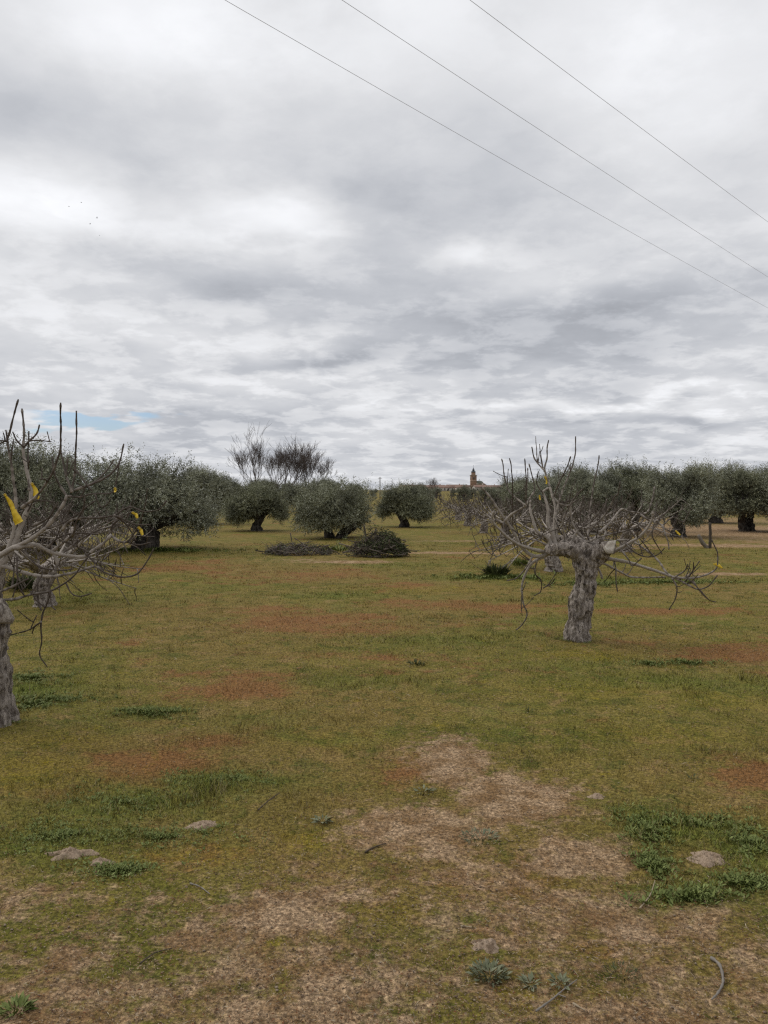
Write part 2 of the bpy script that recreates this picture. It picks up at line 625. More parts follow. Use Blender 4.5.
# ------------------------------------------------------------------ world sky and light
SUN_EL, SUN_AZ = R(42), R(-62)          # azimuth measured from straight ahead, to the right positive
w = bpy.data.worlds.new('World')
SC.world = w
w.use_nodes = True
t = NT(w.node_tree)
D = t.n('TexCoord').outputs['Generated']
dx, dy, dz = t.sep(D)[0:3]
az = t.m('ARCTAN2', dx, dy)
elv = t.m('ARCSINE', dz)
ae = t.comb(az, elv, 0)
zc = t.m('ADD', t.m('MAXIMUM', dz, 0.0), .17)
deck = t.comb(t.m('DIVIDE', dx, zc), t.m('DIVIDE', dy, zc), .37)
wr = t.vm('SUBTRACT', t.noise(deck, 1.4, 5, .55, col=True), (.5, .5, .5))
aew = t.vm('ADD', ae, t.vm('MULTIPLY', wr, (.22, .14, 0)))


def skyblob(px, py, sx, sy, amp):
    u, v = (px - CX) / F, (CY - py) / F
    d = Vector((u, ct + v * st, v * ct - st)).normalized()
    a, e = math.atan2(d.x, d.y), math.asin(d.z)
    q = t.vm('MULTIPLY', t.vm('SUBTRACT', aew, (a, e, 0)), (F / sx, F / sy, 0))
    return t.m('MULTIPLY', t.m('POWER', 2.718, t.m('MULTIPLY', t.vm('DOT_PRODUCT', q, q, 1), -1)), amp)


blobs = [(170, 20, 130, 45, .20), (20, 200, 90, 38, .25), (265, 225, 62, 26, .35), (130, 205, 50, 22, .14), (460, 250, 70, 16, .17),
         (370, 20, 70, 45, .07), (690, 50, 150, 70, .12), (660, 140, 110, 40, .08), (300, 332, 60, 14, .17), (120, 330, 130, 25, .10),
         (640, 260, 120, 14, .10), (585, 398, 80, 8, .20), (720, 400, 90, 10, .15), (430, 395, 110, 9, .12), (230, 390, 130, 14, .10),
         (60, 110, 80, 55, -.11), (480, 90, 80, 80, -.05), (150, 262, 120, 22, -.11), (420, 205, 150, 45, -.09), (580, 325, 260, 34, -.19),
         (250, 292, 90, 16, -.10), (730, 265, 90, 30, -.05), (330, 365, 100, 12, -.10), (560, 425, 200, 8, -.06), (60, 280, 100, 16, -.05),
         (700, 425, 30, 12, -.10), (330, 130, 80, 50, -.04)]
L = t.m('ADD', .625, t.rng(elv, R(4), R(32), .03, .10))
for b in blobs:
    L = t.m('ADD', L, skyblob(*b))
n1 = t.noise(deck, 1.2, 7, .5, .1)
n2 = t.noise(t.vm('ADD', deck, (7, 3, 1)), 3.6, 7, .52, .1)
L = t.m('ADD', L, t.m('MULTIPLY', t.m('SUBTRACT', n1, .5), .46))
L = t.m('ADD', L, t.m('MULTIPLY', t.m('SUBTRACT', n2, .5), .24))
n3 = t.noise(t.vm('ADD', deck, (2, 9, 4)), 5.2, 8, .6, .15)
L = t.m('ADD', L, t.m('MULTIPLY', t.m('SUBTRACT', t.rng(n3, .44, .60), .4), t.rng(elv, R(3), R(24), .145, .03)))
n4 = t.noise(t.vm('ADD', deck, (5, 1, 8)), 2.1, 9, .62, .2)
L = t.m('ADD', L, t.m('MULTIPLY', t.m('SUBTRACT', t.rng(n4, .40, .60), .5), t.rng(elv, R(8), R(30), .035, .065)))
L = t.m('ADD', L, t.rng(elv, R(36), R(72), 0, .45))
L = t.m('MINIMUM', t.m('MAXIMUM', L, .36), 1.3)
tint = t.mix(t.rng(L, .40, .80), (.94, .983, 1.075), (.982, .994, 1.025))
cloud = t.mix(1.0, tint, t.comb(t.m('MULTIPLY', L, 10), t.m('MULTIPLY', L, 10), t.m('MULTIPLY', L, 10)), 'MULTIPLY')
sky = t.n('TexSky', sky_type='NISHITA')
sky.sun_disc = False
sky.sun_elevation = SUN_EL
sky.sun_rotation = SUN_AZ % (2 * math.pi)
sky.air_density = 1.2
sky.dust_density = 1.0
gap = t.m('ADD', skyblob(85, 412, 75, 11, 1.0), skyblob(120, 470, 70, 5, .5))
gapf = t.rng(t.m('ADD', gap, t.m('MULTIPLY', t.m('SUBTRACT', n2, .5), 1.6)), .42, .75, 0, .9)
skyc = t.mix(1.0, sky.outputs[0], (.62, .76, 1.08), 'MULTIPLY')
final = t.mix(gapf, cloud, skyc)
bg = t.n('Background')
bg.inputs['Strength'].default_value = .1
t.put(bg.inputs['Color'], final)
wo = t.n('OutputWorld')
t.t.links.new(bg.outputs[0], wo.inputs[0])

sd = bpy.data.lights.new('sun', 'SUN')
sd.energy = 1.5
sd.angle = R(28)
sd.color = (1, .96, .9)
so = bpy.data.objects.new('sun', sd)
COL.objects.link(so)
sun_dir = Vector((math.sin(SUN_AZ) * math.cos(SUN_EL), math.cos(SUN_AZ) * math.cos(SUN_EL), math.sin(SUN_EL)))
so.rotation_euler = sun_dir.to_track_quat('Z', 'Y').to_euler()
so.location = (-20, 10, 30)

# ------------------------------------------------------------------ ground sheet
def graded(lim_fine, fine, lim, grow):
    v = [0.0]
    s = fine
    while v[-1] < lim:
        if v[-1] > lim_fine:
            s *= grow
        v.append(v[-1] + s)
    return np.array(v)


gx = graded(3.2, .035, 7000, 1.045)
gx = np.concatenate([-gx[:0:-1], gx])
gy = graded(5.0, .035, 9000, 1.04) + 1.8
gyb = 1.8 - graded(0, .1, 300, 1.25)[:0:-1]
gy = np.concatenate([gyb, gy])
X, Y = np.meshgrid(gx, gy, indexing='ij')
Z = ground_z(X, Y)
nx, ny = X.shape
mb = MB()
i, j = np.meshgrid(np.arange(nx - 1), np.arange(ny - 1), indexing='ij')
mb.add(np.stack([X, Y, Z], -1), np.stack([i * ny + j, (i + 1) * ny + j, (i + 1) * ny + j + 1, i * ny + j + 1], -1).reshape(-1, 4))
tag(mb.obj('ground', M['ground'], smooth=True), 'patchy field of thin grass, rusty moss and bare sandy soil', 'ground', kind='structure')


def gz(x, y):
    return float(ground_z(np.array([x]), np.array([y]))[0])


# ------------------------------------------------------------------ grass
def unit(v):
    return v / (np.linalg.norm(v, axis=-1, keepdims=True) + 1e-12)


def rand_dirs(n, zlo=-1.0, zhi=1.0):
    a = rng.random(n) * 2 * math.pi
    z = zlo + rng.random(n) * (zhi - zlo)
    r = np.sqrt(np.maximum(0, 1 - z * z))
    return np.stack([r * np.cos(a), r * np.sin(a), z], -1)


def blades(n, r0, r1, spread):
    r = r0 * (r1 / r0) ** (rng.random(n) ** 1.05)
    nc = n // 14
    rc = r0 * (r1 / r0) ** rng.random(nc)
    ac = (rng.random(nc) * 2 - 1) * R(46)
    k = rng.integers(0, nc, n)
    cl = rng.random(n) < .75
    a = (rng.random(n) * 2 - 1) * R(46)
    x = np.where(cl, rc[k] * np.sin(ac[k]) + rng.normal(0, .018, n) * (1 + rc[k] * .12), r * np.sin(a))
    y = np.where(cl, rc[k] * np.cos(ac[k]) + rng.normal(0, .018, n) * (1 + rc[k] * .12), r * np.cos(a))
    soil = fld(SOIL, x, y) + .55 * (1 - sstep(2.5, 3.8, y))
    green = fld(GREEN, x, y)
    nz = vnoise(np.stack([x * 2.3, y * 2.3, 0 * x], -1)) * .5 + vnoise(np.stack([x * 7, y * 7, 0 * x + 3], -1)) * .4
    keep = rng.random(n) < np.clip(.75 - 1.0 * soil + .9 * green + .35 * nz, .04, 1)
    x, y, soil, green = x[keep], y[keep], soil[keep], green[keep]
    n = len(x)
    d = np.hypot(x, y)
    hgt = (.006 + .016 * rng.random(n) ** 1.6) * (1 + 1.1 * green) * (1 - .35 * np.clip(soil, 0, 1)) * (1 + d * .025)
    hgt *= 1 + .9 * sstep(.30, .62, vnoise(np.stack([x * 4.2, y * 4.2, 0 * x + 21], -1)))
    wid = (.0016 + .0018 * rng.random(n)) * np.maximum(1, d / 4.5) * (1 + .5 * green)
    ang = rng.random(n) * 2 * math.pi
    lean = (.35 + .9 * rng.random(n))
    ax = unit(np.stack([np.cos(ang) * lean, np.sin(ang) * lean, np.ones(n)], -1))
    sd = np.stack([-np.sin(ang), np.cos(ang), np.zeros(n)], -1)
    b = np.stack([x, y, ground_z(x, y) - .002], -1)
    v = np.stack([b - sd * wid[:, None] * .5, b + sd * wid[:, None] * .5, b + ax * hgt[:, None] * 1.3], 1)
    return v.reshape(-1, 3), np.arange(n * 3).reshape(n, 3)


mb = MB()
mb.add(*blades(620000, 1.7, 24, 1))
tag(mb.obj('grass', M['grass']), 'short sparse grass and moss blades growing across the field', 'grass', kind='stuff')

# straw litter and crumbs on the bare ground
def litter(n, r0, r1, lo, hi, pw, name, mt, label, base, w0, w1):
    mb = MB()
    r = r0 * (r1 / r0) ** rng.random(n)
    a = (rng.random(n) * 2 - 1) * R(42)
    x, y = r * np.sin(a), r * np.cos(a)
    nz = vnoise(np.stack([x * 6, y * 6, 0 * x + 8], -1)) * .3
    k = rng.random(n) < np.clip(base + nz + fld(SOIL, x, y) + .45 * (1 - sstep(2.6, 4.2, y)) - .7 * fld(GREEN, x, y), .04, 1)
    x, y = x[k], y[k]
    n = len(x)
    d = np.maximum(1, np.hypot(x, y) / 4)
    a = rng.random(n) * 2 * math.pi
    ax = unit(np.stack([np.cos(a), np.sin(a), rng.normal(0, .22, n)], -1))
    sd = unit(np.stack([-np.sin(a), np.cos(a), rng.normal(0, .5, n)], -1))
    ln = (lo + (hi - lo) * rng.random(n) ** pw) * d
    mb.diamonds(np.stack([x, y, ground_z(x, y) + .003 + .005 * rng.random(n)], -1), ax, sd, ln, (w0 + (w1 - w0) * rng.random(n)) * d, .06)
    tag(mb.obj(name, M[mt]), label, name.replace('_', ' '), kind='stuff')


litter(9000, 1.8, 9, .008, .04, 3, 'straw_litter', 'straw', 'scattered bits of dry straw lying on bare soil', .25, .0016, .0036)
litter(170000, 1.7, 10, .004, .014, 1.5, 'leaf_litter', 'litter', 'brown crumbled leaf litter covering the dry foreground soil', .30, .002, .006)

ico = np.array([(0, 0, 1), (.9, 0, .25), (.28, .85, .3), (-.72, .53, .25), (-.72, -.53, .3), (.28, -.85, .25), (0, 0, -.6)])
icf = np.array([(0, 1, 2), (0, 2, 3), (0, 3, 4), (0, 4, 5), (0, 5, 1), (6, 2, 1), (6, 3, 2), (6, 4, 3), (6, 5, 4), (6, 1, 5)])
mb = MB()
n = 9000
r = 1.8 * (8 / 1.8) ** rng.random(n)
a = (rng.random(n) * 2 - 1) * R(40)
x, y = r * np.sin(a), r * np.cos(a)
k = rng.random(n) < np.clip(.03 + 1.2 * fld(SOIL, x, y) + .45 * (1 - sstep(2.4, 3.6, y)) - .8 * fld(GREEN, x, y), .01, 1)
x, y = x[k], y[k]
n = len(x)
sz = (.0016 + .0055 * rng.random(n) ** 4)
v = ico[None] * sz[:, None, None] * rng.uniform(.6, 1.3, (n, 7, 1)) + np.stack([x, y, ground_z(x, y) + sz * .4], -1)[:, None, :]
mb.add(v.reshape(-1, 3), (icf[None] + (np.arange(n) * 7)[:, None, None]).reshape(-1, 3))
tag(mb.obj('soil_crumbs', M['crumb']), 'loose crumbs of sandy soil strewn over bare patches', 'soil', kind='stuff')


# ------------------------------------------------------------------ mounds, weeds, sticks
def mound(px, py, rx, ry, h, label, cat='soil mound'):
    g = gr(px, py)
    mb = MB()
    nr, na = 14, 40
    vs = [np.array([0, 0, h])]
    for q in range(1, nr + 1):
        f = q / nr
        for k in range(na):
            a = 2 * math.pi * k / na
            rr = f * (1 + .42 * vnoise(np.array([math.cos(a) * 2.2 + px, math.sin(a) * 2.2, 1.0])))
            x, y = rx * rr * math.cos(a), ry * rr * math.sin(a)
            z = h * .5 * (1 - f * f) ** 1.5 * (1 + .55 * vnoise(np.array([x * 45, y * 45, 3.3 + py]))) + .010 * (1 - f) * vnoise(np.array([x * 120, y * 120, 1.0])) + .004
            vs.append(np.array([x, y, z - .012 * f ** 4]))
    fs = [(0, 1 + k, 1 + (k + 1) % na) for k in range(na)]
    mb.add(vs, np.array([(a, b, c) for a, b, c in fs]))
    q4 = []
    for q in range(nr - 1):
        for k in range(na):
            a, b = 1 + q * na + k, 1 + q * na + (k + 1) % na
            q4.append((a, a + na, b + na, b))
    mb.f.append(np.array(q4))
    o = mb.obj('soil_mound', M['mound'], smooth=True, loc=(g[0], g[1], gz(g[0], g[1])))
    return tag(o, label, cat, 'small mounds of pale soil')


mound(710, 857, .105, .085, .03, 'pale molehill of crumbly soil ringed by lush green weeds')
mound(70, 853, .115, .06, .035, 'larger of two pale soil mounds in green weeds at lower left')
mound(101, 861, .075, .04, .022, 'small low soil heap just right of a larger pale mound')
mound(597, 798, .055, .05, .018, 'tiny pale soil heap at the edge of the bare patch')
mound(487, 945, .06, .05, .012, 'flat pale soil lump behind the grey rosette weed')
mound(205, 824, .09, .05, .015, 'low brownish soil heap among grass on left')


def weed_leaves(mb, cx, cy, cz, n, L0, up, spread, W=.3, rnd=None):
    a = rng.random(n) * 2 * math.pi
    e = np.clip(rng.normal(up, .28, n), .02, 1.4)
    ax = np.stack([np.cos(a) * np.cos(e), np.sin(a) * np.cos(e), np.sin(e)], -1)
    sd = unit(np.stack([-np.sin(a), np.cos(a), rng.normal(0, .35, n)], -1))
    rr = spread * np.sqrt(rng.random(n))
    b = np.stack([cx + rr * np.cos(a), cy + rr * np.sin(a), cz + rng.random(n) * L0 * .5 * up], -1)
    ln = L0 * rng.uniform(.45, 1.15, n)
    mb.diamonds(b, ax, sd, ln, ln * W * rng.uniform(.7, 1.3, n), .08)


def weed(px, py, n, L0, up, spread, matn, label, W=.3, stalks=0):
    g = gr(px, py)
    mb = MB()
    weed_leaves(mb, 0, 0, 0, n, L0, up, spread, W)
    for _ in range(stalks):
        a = random.random() * 6.28
        q = np.array([(0, 0, 0), (math.cos(a) * spread * .5, math.sin(a) * spread * .5, L0 * 1.2), (math.cos(a) * spread, math.sin(a) * spread, L0 * random.uniform(1.6, 2.6))])
        pts = crom(q, .02)
        mb.tube(pts, .003, 4)
        k = len(pts)
        sel = pts[rng.integers(k // 3, k, 14)]
        d = rand_dirs(14, 0, .8)
        mb.diamonds(sel, d, unit(np.cross(d, rand_dirs(14))), L0 * .5, L0 * .14)
    o = mb.obj('weed', M[matn], loc=(g[0], g[1], gz(g[0], g[1])))
    return tag(o, label, 'weed', 'single weeds growing in the field')


weed(489, 974, 230, .030, .6, .055, 'greyweed', 'grey green leafy weed tuft on bare soil, largest at lower centre', .26)
weed(531, 984, 26, .034, .35, .016, 'greyweed', 'small flat rosette weed beside a fallen twig at lower centre', .36)
weed(561, 984, 30, .034, .4, .018, 'greyweed', 'small grey green rosette weed with a twig lying across it', .34)
weed(622, 974, 120, .022, .6, .06, 'darkweed', 'low dark wiry weed on mossy soil left of curved stick', .16)
weed(480, 838, 150, .026, .5, .08, 'greyweed', 'sprawling olive green weed in the middle of the bare patch', .24)
weed(424, 792, 26, .04, .4, .04, 'greyweed', 'thin green weed near the top of the bare patch', .3)
weed(322, 821, 22, .05, .3, .02, 'greyweed', 'bluish rosette weed in yellow moss', .34)
weed(692, 780, 26, .03, .6, .02, 'darkweed', 'tiny dark tuft in open grass above the weed ring', .2)
weed(530, 713, 24, .035, .7, .03, 'darkweed', 'small dry brown tuft in mid field grass', .2)
weed(416, 664, 60, .05, .7, .06, 'darkweed', 'dark weed tuft in the grass at field centre', .25)
weed(497, 577, 260, .20, .9, .16, 'darkweed', 'bushy dark green weed clump left of the fig trunks', .2)
weed(521, 568, 180, .16, 1.0, .16, 'weed', 'upright green weed clump before the grey trunk', .14)
weed(26, 590, 240, .20, .8, .19, 'darkweed', 'rounded dark green weed clump behind the left fig', .25, 3)
weed(16, 1014, 90, .035, .6, .035, 'weed', 'green weed tuft in the bottom left corner', .3)
weed(188, 553, 70, .12, .6, .2, 'weed', 'green weed tuft in shade under the big left olive', .2)


def weed_patch(ells, n, L0, label, W=.34, matn='weed'):
    mb = MB()
    per = 11
    for _ in range(n):
        cx, cy, rx, ry = random.choice(ells)
        a, q = random.random() * 6.28, abs(random.gauss(0, .62))
        x, y = cx + rx * q * math.cos(a), cy + ry * q * math.sin(a)
        weed_leaves(mb, x, y, gz(x, y), per, L0 * random.uniform(.6, 1.25), .55, .02, W)
    o = mb.obj('weed_patch', M[matn])
    return tag(o, label, 'weeds', kind='stuff')


def e2(px, py, rx, ry):
    g = gr(px, py)
    return (g[0], g[1], rx, ry)


weed_patch([e2(648, 832, .12, .2), e2(690, 822, .26, .09), e2(750, 840, .13, .2), e2(690, 893, .22, .06), e2(745, 880, .16, .08), e2(655, 865, .08, .12)], 850, .023,
           'lush green leafy weeds ringing a pale molehill', .38)
weed_patch([e2(130, 800, .5, .26), e2(215, 778, .34, .18), e2(60, 835, .3, .2), e2(160, 835, .4, .12), e2(120, 870, .15, .08)], 950, .017, 'band of green clover like weeds across lower left field', .4)
weed_patch([e2(150, 712, .26, .10)], 420, .022, 'oval clump of dark green weeds in grass right of left fig', .3)
weed_patch([e2(30, 680, .3, .22), e2(50, 700, .34, .12), e2(30, 705, .2, .2)], 600, .027, 'green weeds around the foot of the left fig', .3)
weed_patch([e2(660, 583, 1.7, .3), e2(590, 585, .6, .3)], 500, .05, 'strip of bright green weeds behind the right fig', .25)
weed_patch([e2(160, 551, 1.6, .3)], 240, .10, 'deep green grass growing under the big left olive', .2)
weed_patch([e2(690, 662, .3, .12), e2(650, 664, .25, .1)], 130, .035, 'low spreading green weeds right of the fig trunk', .25)
weed_patch([e2(579, 641, .2, .10)], 40, .03, 'thin grass and weeds round the base of the right fig trunk', .16)
weed_patch([e2(2, 725, .16, .08)], 40, .025, 'thin grass and weeds round the base of the left fig trunk', .16)
weed_patch([e2(500, 578, 1.0, .3)], 130, .09, 'green weed growth left of the grey fig trunk', .22)


def stick(pts, r, label, up=.006, matn='straw', side=None):
    g0 = [gr(*p) for p in pts]
    P = np.array([(g[0], g[1], gz(g[0], g[1]) + up) for g in g0])
    o0 = P.mean(0)
    mb = MB()
    q = crom(P - o0, .008)
    rr = np.linspace(r, r * .55, len(q)) * (1 + .2 * np.sin(np.arange(len(q)) * 1.3))
    mb.tube(q, rr, 7, wob=.2)
    if side is not None:
        k = len(q) // 2
        mb.tube(crom(np.array([q[k], q[k] + np.array(side) * .5, q[k] + np.array(side)]), .01), r * .5, 5)
    o = mb.obj('stick', M[matn], smooth=True, loc=o0)
    return tag(o, label, 'stick', 'fallen sticks and twigs on the soil')


m, t = mat('grey_stick')
t.surface(t.mix(t.noise(t.objco(), 40), (.10, .085, .07), (.26, .235, .205)), .9)
M['stick'] = m
m, t = mat('brown_twig')
t.surface(t.mix(t.noise(t.objco(), 40), (.035, .026, .02), (.10, .075, .055)), .9)
M['twig'] = m
stick([(711, 955), (720, 963), (723, 977), (718, 988), (712, 995)], .0055, 'curved grey stick lying on soil near lower right corner', .007, 'stick')
stick([(536, 1013), (552, 1000), (565, 990), (577, 981)], .0034, 'pale twig lying over small rosette weeds at bottom', .008, 'stick', (.02, -.02, .004))
stick([(573, 1003), (585, 1010)], .0035, 'short pale chip of wood at bottom centre', .005, 'straw')
stick([(461, 927), (472, 929)], .003, 'tiny pale straw stub left of centre bare soil', .005, 'straw')
stick([(365, 852), (374, 847), (386, 843)], .004, 'short dark twig left of the bare patch', .005, 'twig')
stick([(190, 884), (200, 888), (210, 895)], .003, 'thin pale twig in mossy grass at lower left', .006, 'stick')
stick([(258, 812), (270, 800), (280, 793)], .0035, 'thin dark twig in green grass left of centre', .008, 'twig', (.03, .02, .01))
stick([(140, 965), (155, 955), (172, 950)], .0028, 'bent brown twig on dry moss at lower left', .006, 'twig')
stick([(640, 905), (650, 893), (655, 880)], .003, 'upright dry stem at the front of the weed ring', .012, 'straw')


# ------------------------------------------------------------------ olive trees
def olive_meshes(seed, H, W, th, stems, nleaf, LL, LW, mt, tag_, skirt=.3):
    global rng
    keep = rng
    rng = np.random.default_rng(seed)
    rs = random.Random(seed)
    tr = MB()
    tops = []
    for s in range(stems):
        a = rs.random() * 6.28
        off = .0 if stems == 1 else .33
        bx, by = off * math.cos(a + s * 2.6), off * math.sin(a + s * 2.6)
        tx, ty = bx * 2.0 + rs.uniform(-.15, .15), by * 2.0 + rs.uniform(-.15, .15)
        r0 = (.30 if stems == 1 else .19) * W / 3.3
        q = crom(np.array([(bx * .8, by * .8, -.12), (bx, by, .12), (bx * 1.2 + rs.uniform(-.06, .06), by * 1.2, th * .5), (tx, ty, th)]), .06)
        f = np.linspace(0, 1, len(q))
        tr.tube(q, r0 * (1 + .75 * np.exp(-f * 7)) * (1 - .25 * f), 20, wob=.33)
        tops.append(((tx, ty, th), r0 * .7))
    lobes = []
    nl = rs.randint(10, 14)
    for k in range(nl):
        a = 6.283 * (k * .618 + rs.uniform(-.06, .06))
        rr = W * .5 * math.sqrt((k + .6) / nl) * .74
        hmid = th + (H - th) * (.52 + rs.uniform(-.16, .28)) - (rr / (W * .5)) ** 2 * (H - th) * .22
        R_ = W * rs.uniform(.13, .26)
        lobes.append((np.array((rr * math.cos(a), rr * math.sin(a), min(hmid, H - R_ * .9))), R_))
    for k in range(int(4 + 5 * skirt / .3)):   # low hanging skirts
        a = rs.random() * 6.28
        rr = W * .5 * rs.uniform(.62, .80)
        lobes.append((np.array((rr * math.cos(a), rr * math.sin(a), max(th * .55, skirt + W * .14) + rs.uniform(0, .2))), W * rs.uniform(.13, .18)))
    for (c, R_) in lobes:
        tp, tr0 = tops[rs.randrange(len(tops))]
        tp = np.array(tp)
        mid = tp * .5 + c * .5 + np.array((0, 0, .1 + rs.uniform(-.1, .15)))
        q = crom(np.array([tp - (0, 0, .1), mid, c, c + unit(c - tp) * R_ * .6]), .1)
        tr.tube(q, np.linspace(tr0 * .55, .012, len(q)), 7, wob=.15, cap=False)
    cr = MB()
    per = 9
    ns = nleaf // per
    vol = np.array([R_ ** 2.2 for _, R_ in lobes])
    pick = rng.choice(len(lobes), ns, p=vol / vol.sum())
    C = np.array([c for c, _ in lobes])[pick]
    RR = np.array([r for _, r in lobes])[pick]
    d = rand_dirs(ns)
    rad = RR * (rng.random(ns) ** .42)
    rad *= 1 + .55 * vnoise(d * 2.6 + C * 3.1)
    P = C + d * rad[:, None] * np.array((1, 1, .92))
    P[:, 2] *= H * .90 / np.quantile(P[:, 2], .975)
    ok = P[:, 2] > skirt * (.75 + .4 * rng.random(ns))
    P, d, C = P[ok], d[ok], C[ok]
    ns = len(P)
    out = unit(P - np.array((0, 0, H * .42)))
    up = sstep(.35 * H, .9 * H, P[:, 2])[:, None]
    g = unit(out * .7 + rand_dirs(ns) * .75 + np.array((0, 0, 1)) * (.75 * up - .25))
    sl = LL * rng.uniform(1.6, 3.4, ns)
    sl = np.where((P[:, 2] > .80 * H) & (rng.random(ns) < .38), sl * 2.2, sl)
    side = unit(np.cross(g, rand_dirs(ns)))
    for k in range(per):
        f = (k + .5) / per
        b = P + g * (sl * f)[:, None]
        a = k * 2.4
        s2 = side * math.cos(a) + np.cross(g, side) * math.sin(a)
        ax = unit(g * .65 + s2 * .8 + rng.normal(0, .22, (ns, 3)))
        sd = unit(np.cross(ax, unit(rand_dirs(ns))))
        cr.diamonds(b, ax, sd, LL * rng.uniform(.65, 1.2, ns), LW * rng.uniform(.7, 1.2, ns), .06)
    rng = keep
    return tr.mesh(tag_ + '_trunk', M['obark'], True), cr.mesh('crown', M[mt])


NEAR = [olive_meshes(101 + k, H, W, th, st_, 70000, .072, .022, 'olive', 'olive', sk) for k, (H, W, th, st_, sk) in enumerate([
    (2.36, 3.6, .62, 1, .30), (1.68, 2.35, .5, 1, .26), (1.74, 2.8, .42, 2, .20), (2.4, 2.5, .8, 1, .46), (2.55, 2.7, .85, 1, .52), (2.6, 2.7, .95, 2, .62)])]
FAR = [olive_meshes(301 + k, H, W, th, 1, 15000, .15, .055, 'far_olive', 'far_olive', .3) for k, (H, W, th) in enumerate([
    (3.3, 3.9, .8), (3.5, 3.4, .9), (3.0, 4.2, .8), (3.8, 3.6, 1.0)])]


def put_olive(lib, k, x, y, sc, rz, label, szc=1.0, group='olive trees of the grove'):
    t_, c_ = lib[k]
    root = empty('olive_tree', (x, y, gz(x, y)), rz)
    root.scale = (sc, sc, sc * szc)
    for nm, me in (('trunk', t_), ('crown', c_)):
        o = bpy.data.objects.new(nm, me)
        COL.objects.link(o)
        o.parent = root
    return tag(root, label, 'olive tree', group)


def olive_px(lib, k, px, by, sc, rz, label, szc=1.0):
    g = gr(px, by)
    occupied.append((g[0], g[1]))
    return put_olive(lib, k, g[0], g[1], sc, rz, label, szc)


occupied = []
olive_px(NEAR, 0, 147, 550, 1.0, .4, 'broad olive tree behind the left fig, with thick dark trunk in deep green grass')
olive_px(NEAR, 1, 257, 531, 1.0, 1.2, 'small round olive tree left of the brush piles, under the tall bare trees')
olive_px(NEAR, 2, 333, 538, 1.0, 2.2, 'olive tree with forked trunk standing right behind the brush piles')
olive_px(NEAR, 1, 404, 527, 1.0, 4.0, 'compact dark olive tree right of the brush piles, before the village')
olive_px(NEAR, 4, 2, 556, 1.0, 2.0, 'tall olive tree cut off at the left picture edge, behind the yellow ribbons', 1.05)
olive_px(NEAR, 3, 46, 549, .95, 3.6, 'olive tree showing its pale top between the tall left fig shoots', 1.08)
olive_px(NEAR, 3, 207, 524, 1.05, .3, 'shaded olive tree just right of the broad left olive')
olive_px(NEAR, 3, 678, 537, .98, 1.9, 'large olive tree behind right fig tips, dark base near a yellow ribbon', .97)
olive_px(NEAR, 4, 716, 523, 1.12, .8, 'olive tree with wispy top sprig in right grove, stout dark trunk', .96)
olive_px(NEAR, 5, 746, 531, 1.0, 2.5, 'olive tree with twin gnarled trunks standing right of the wooden post', .90)
olive_px(NEAR, 3, 634, 531, .94, 4.4, 'olive tree rising behind the right side of the right fig crown', 1.12)
olive_px(NEAR, 3, 594, 533, .92, 5.3, 'olive tree rising behind the middle of the right fig crown', 1.06)
olive_px(NEAR, 4, 556, 527, .82, 3.0, 'olive tree rising behind the left shoots of the right fig', .98)
olive_px(NEAR, 4, 800, 533, 1.0, 5.0, 'olive tree cut off at the right picture edge', .9)
olive_px(NEAR, 1, 527, 522, 1.05, 2.0, 'low olive tree between village tower and right fig shoots')
olive_px(NEAR, 2, 665, 516, 1.0, .8, 'olive tree in second row behind the right grove front')
# filler rows of the same grove, farther back
rr = random.Random(77)
nfill = 0
for (x0, x1, y0, y1, sp, hs, lab) in [
        (10, 58, 44, 92, 8.5, .80, 'farther olive tree in the crowded right grove, behind its front trees'),
        (-60, -13, 36, 86, 8.5, .70, 'farther olive tree in the left grove, behind the broad left olive'),
        (-22, 14, 60, 120, 8.5, .66, 'small far olive tree in the middle rows below the bare trees')]:
    yy = y0
    while yy < y1:
        xx = x0
        while xx < x1:
            x, y = xx + rr.uniform(-1.6, 1.6), yy + rr.uniform(-1.6, 1.6)
            xx += sp
            px = CX + F * x / y
            if px < -90 or px > 860 or any((x - a) ** 2 + (y - b) ** 2 < 16 for a, b in occupied):
                continue
            if 408 < px < 505 and y < 140:
                s_ = .5
                if rr.random() < .35:
                    continue
            else:
                s_ = hs
            put_olive(FAR, rr.randrange(4), x, y, s_ * rr.uniform(.85, 1.12), rr.random() * 6.28, lab)
            nfill += 1
        yy += sp
for k in range(34):   # last line of trees before the village
    px = 150 + k * 12.5 + rr.uniform(-5, 5)
    y = rr.uniform(150, 215)
    put_olive(FAR, rr.randrange(4), (px - CX) / F * y, y, rr.uniform(.48, .74), rr.random() * 6.28, 'tiny olive tree in the distant line of trees before the village', group='distant line of trees')


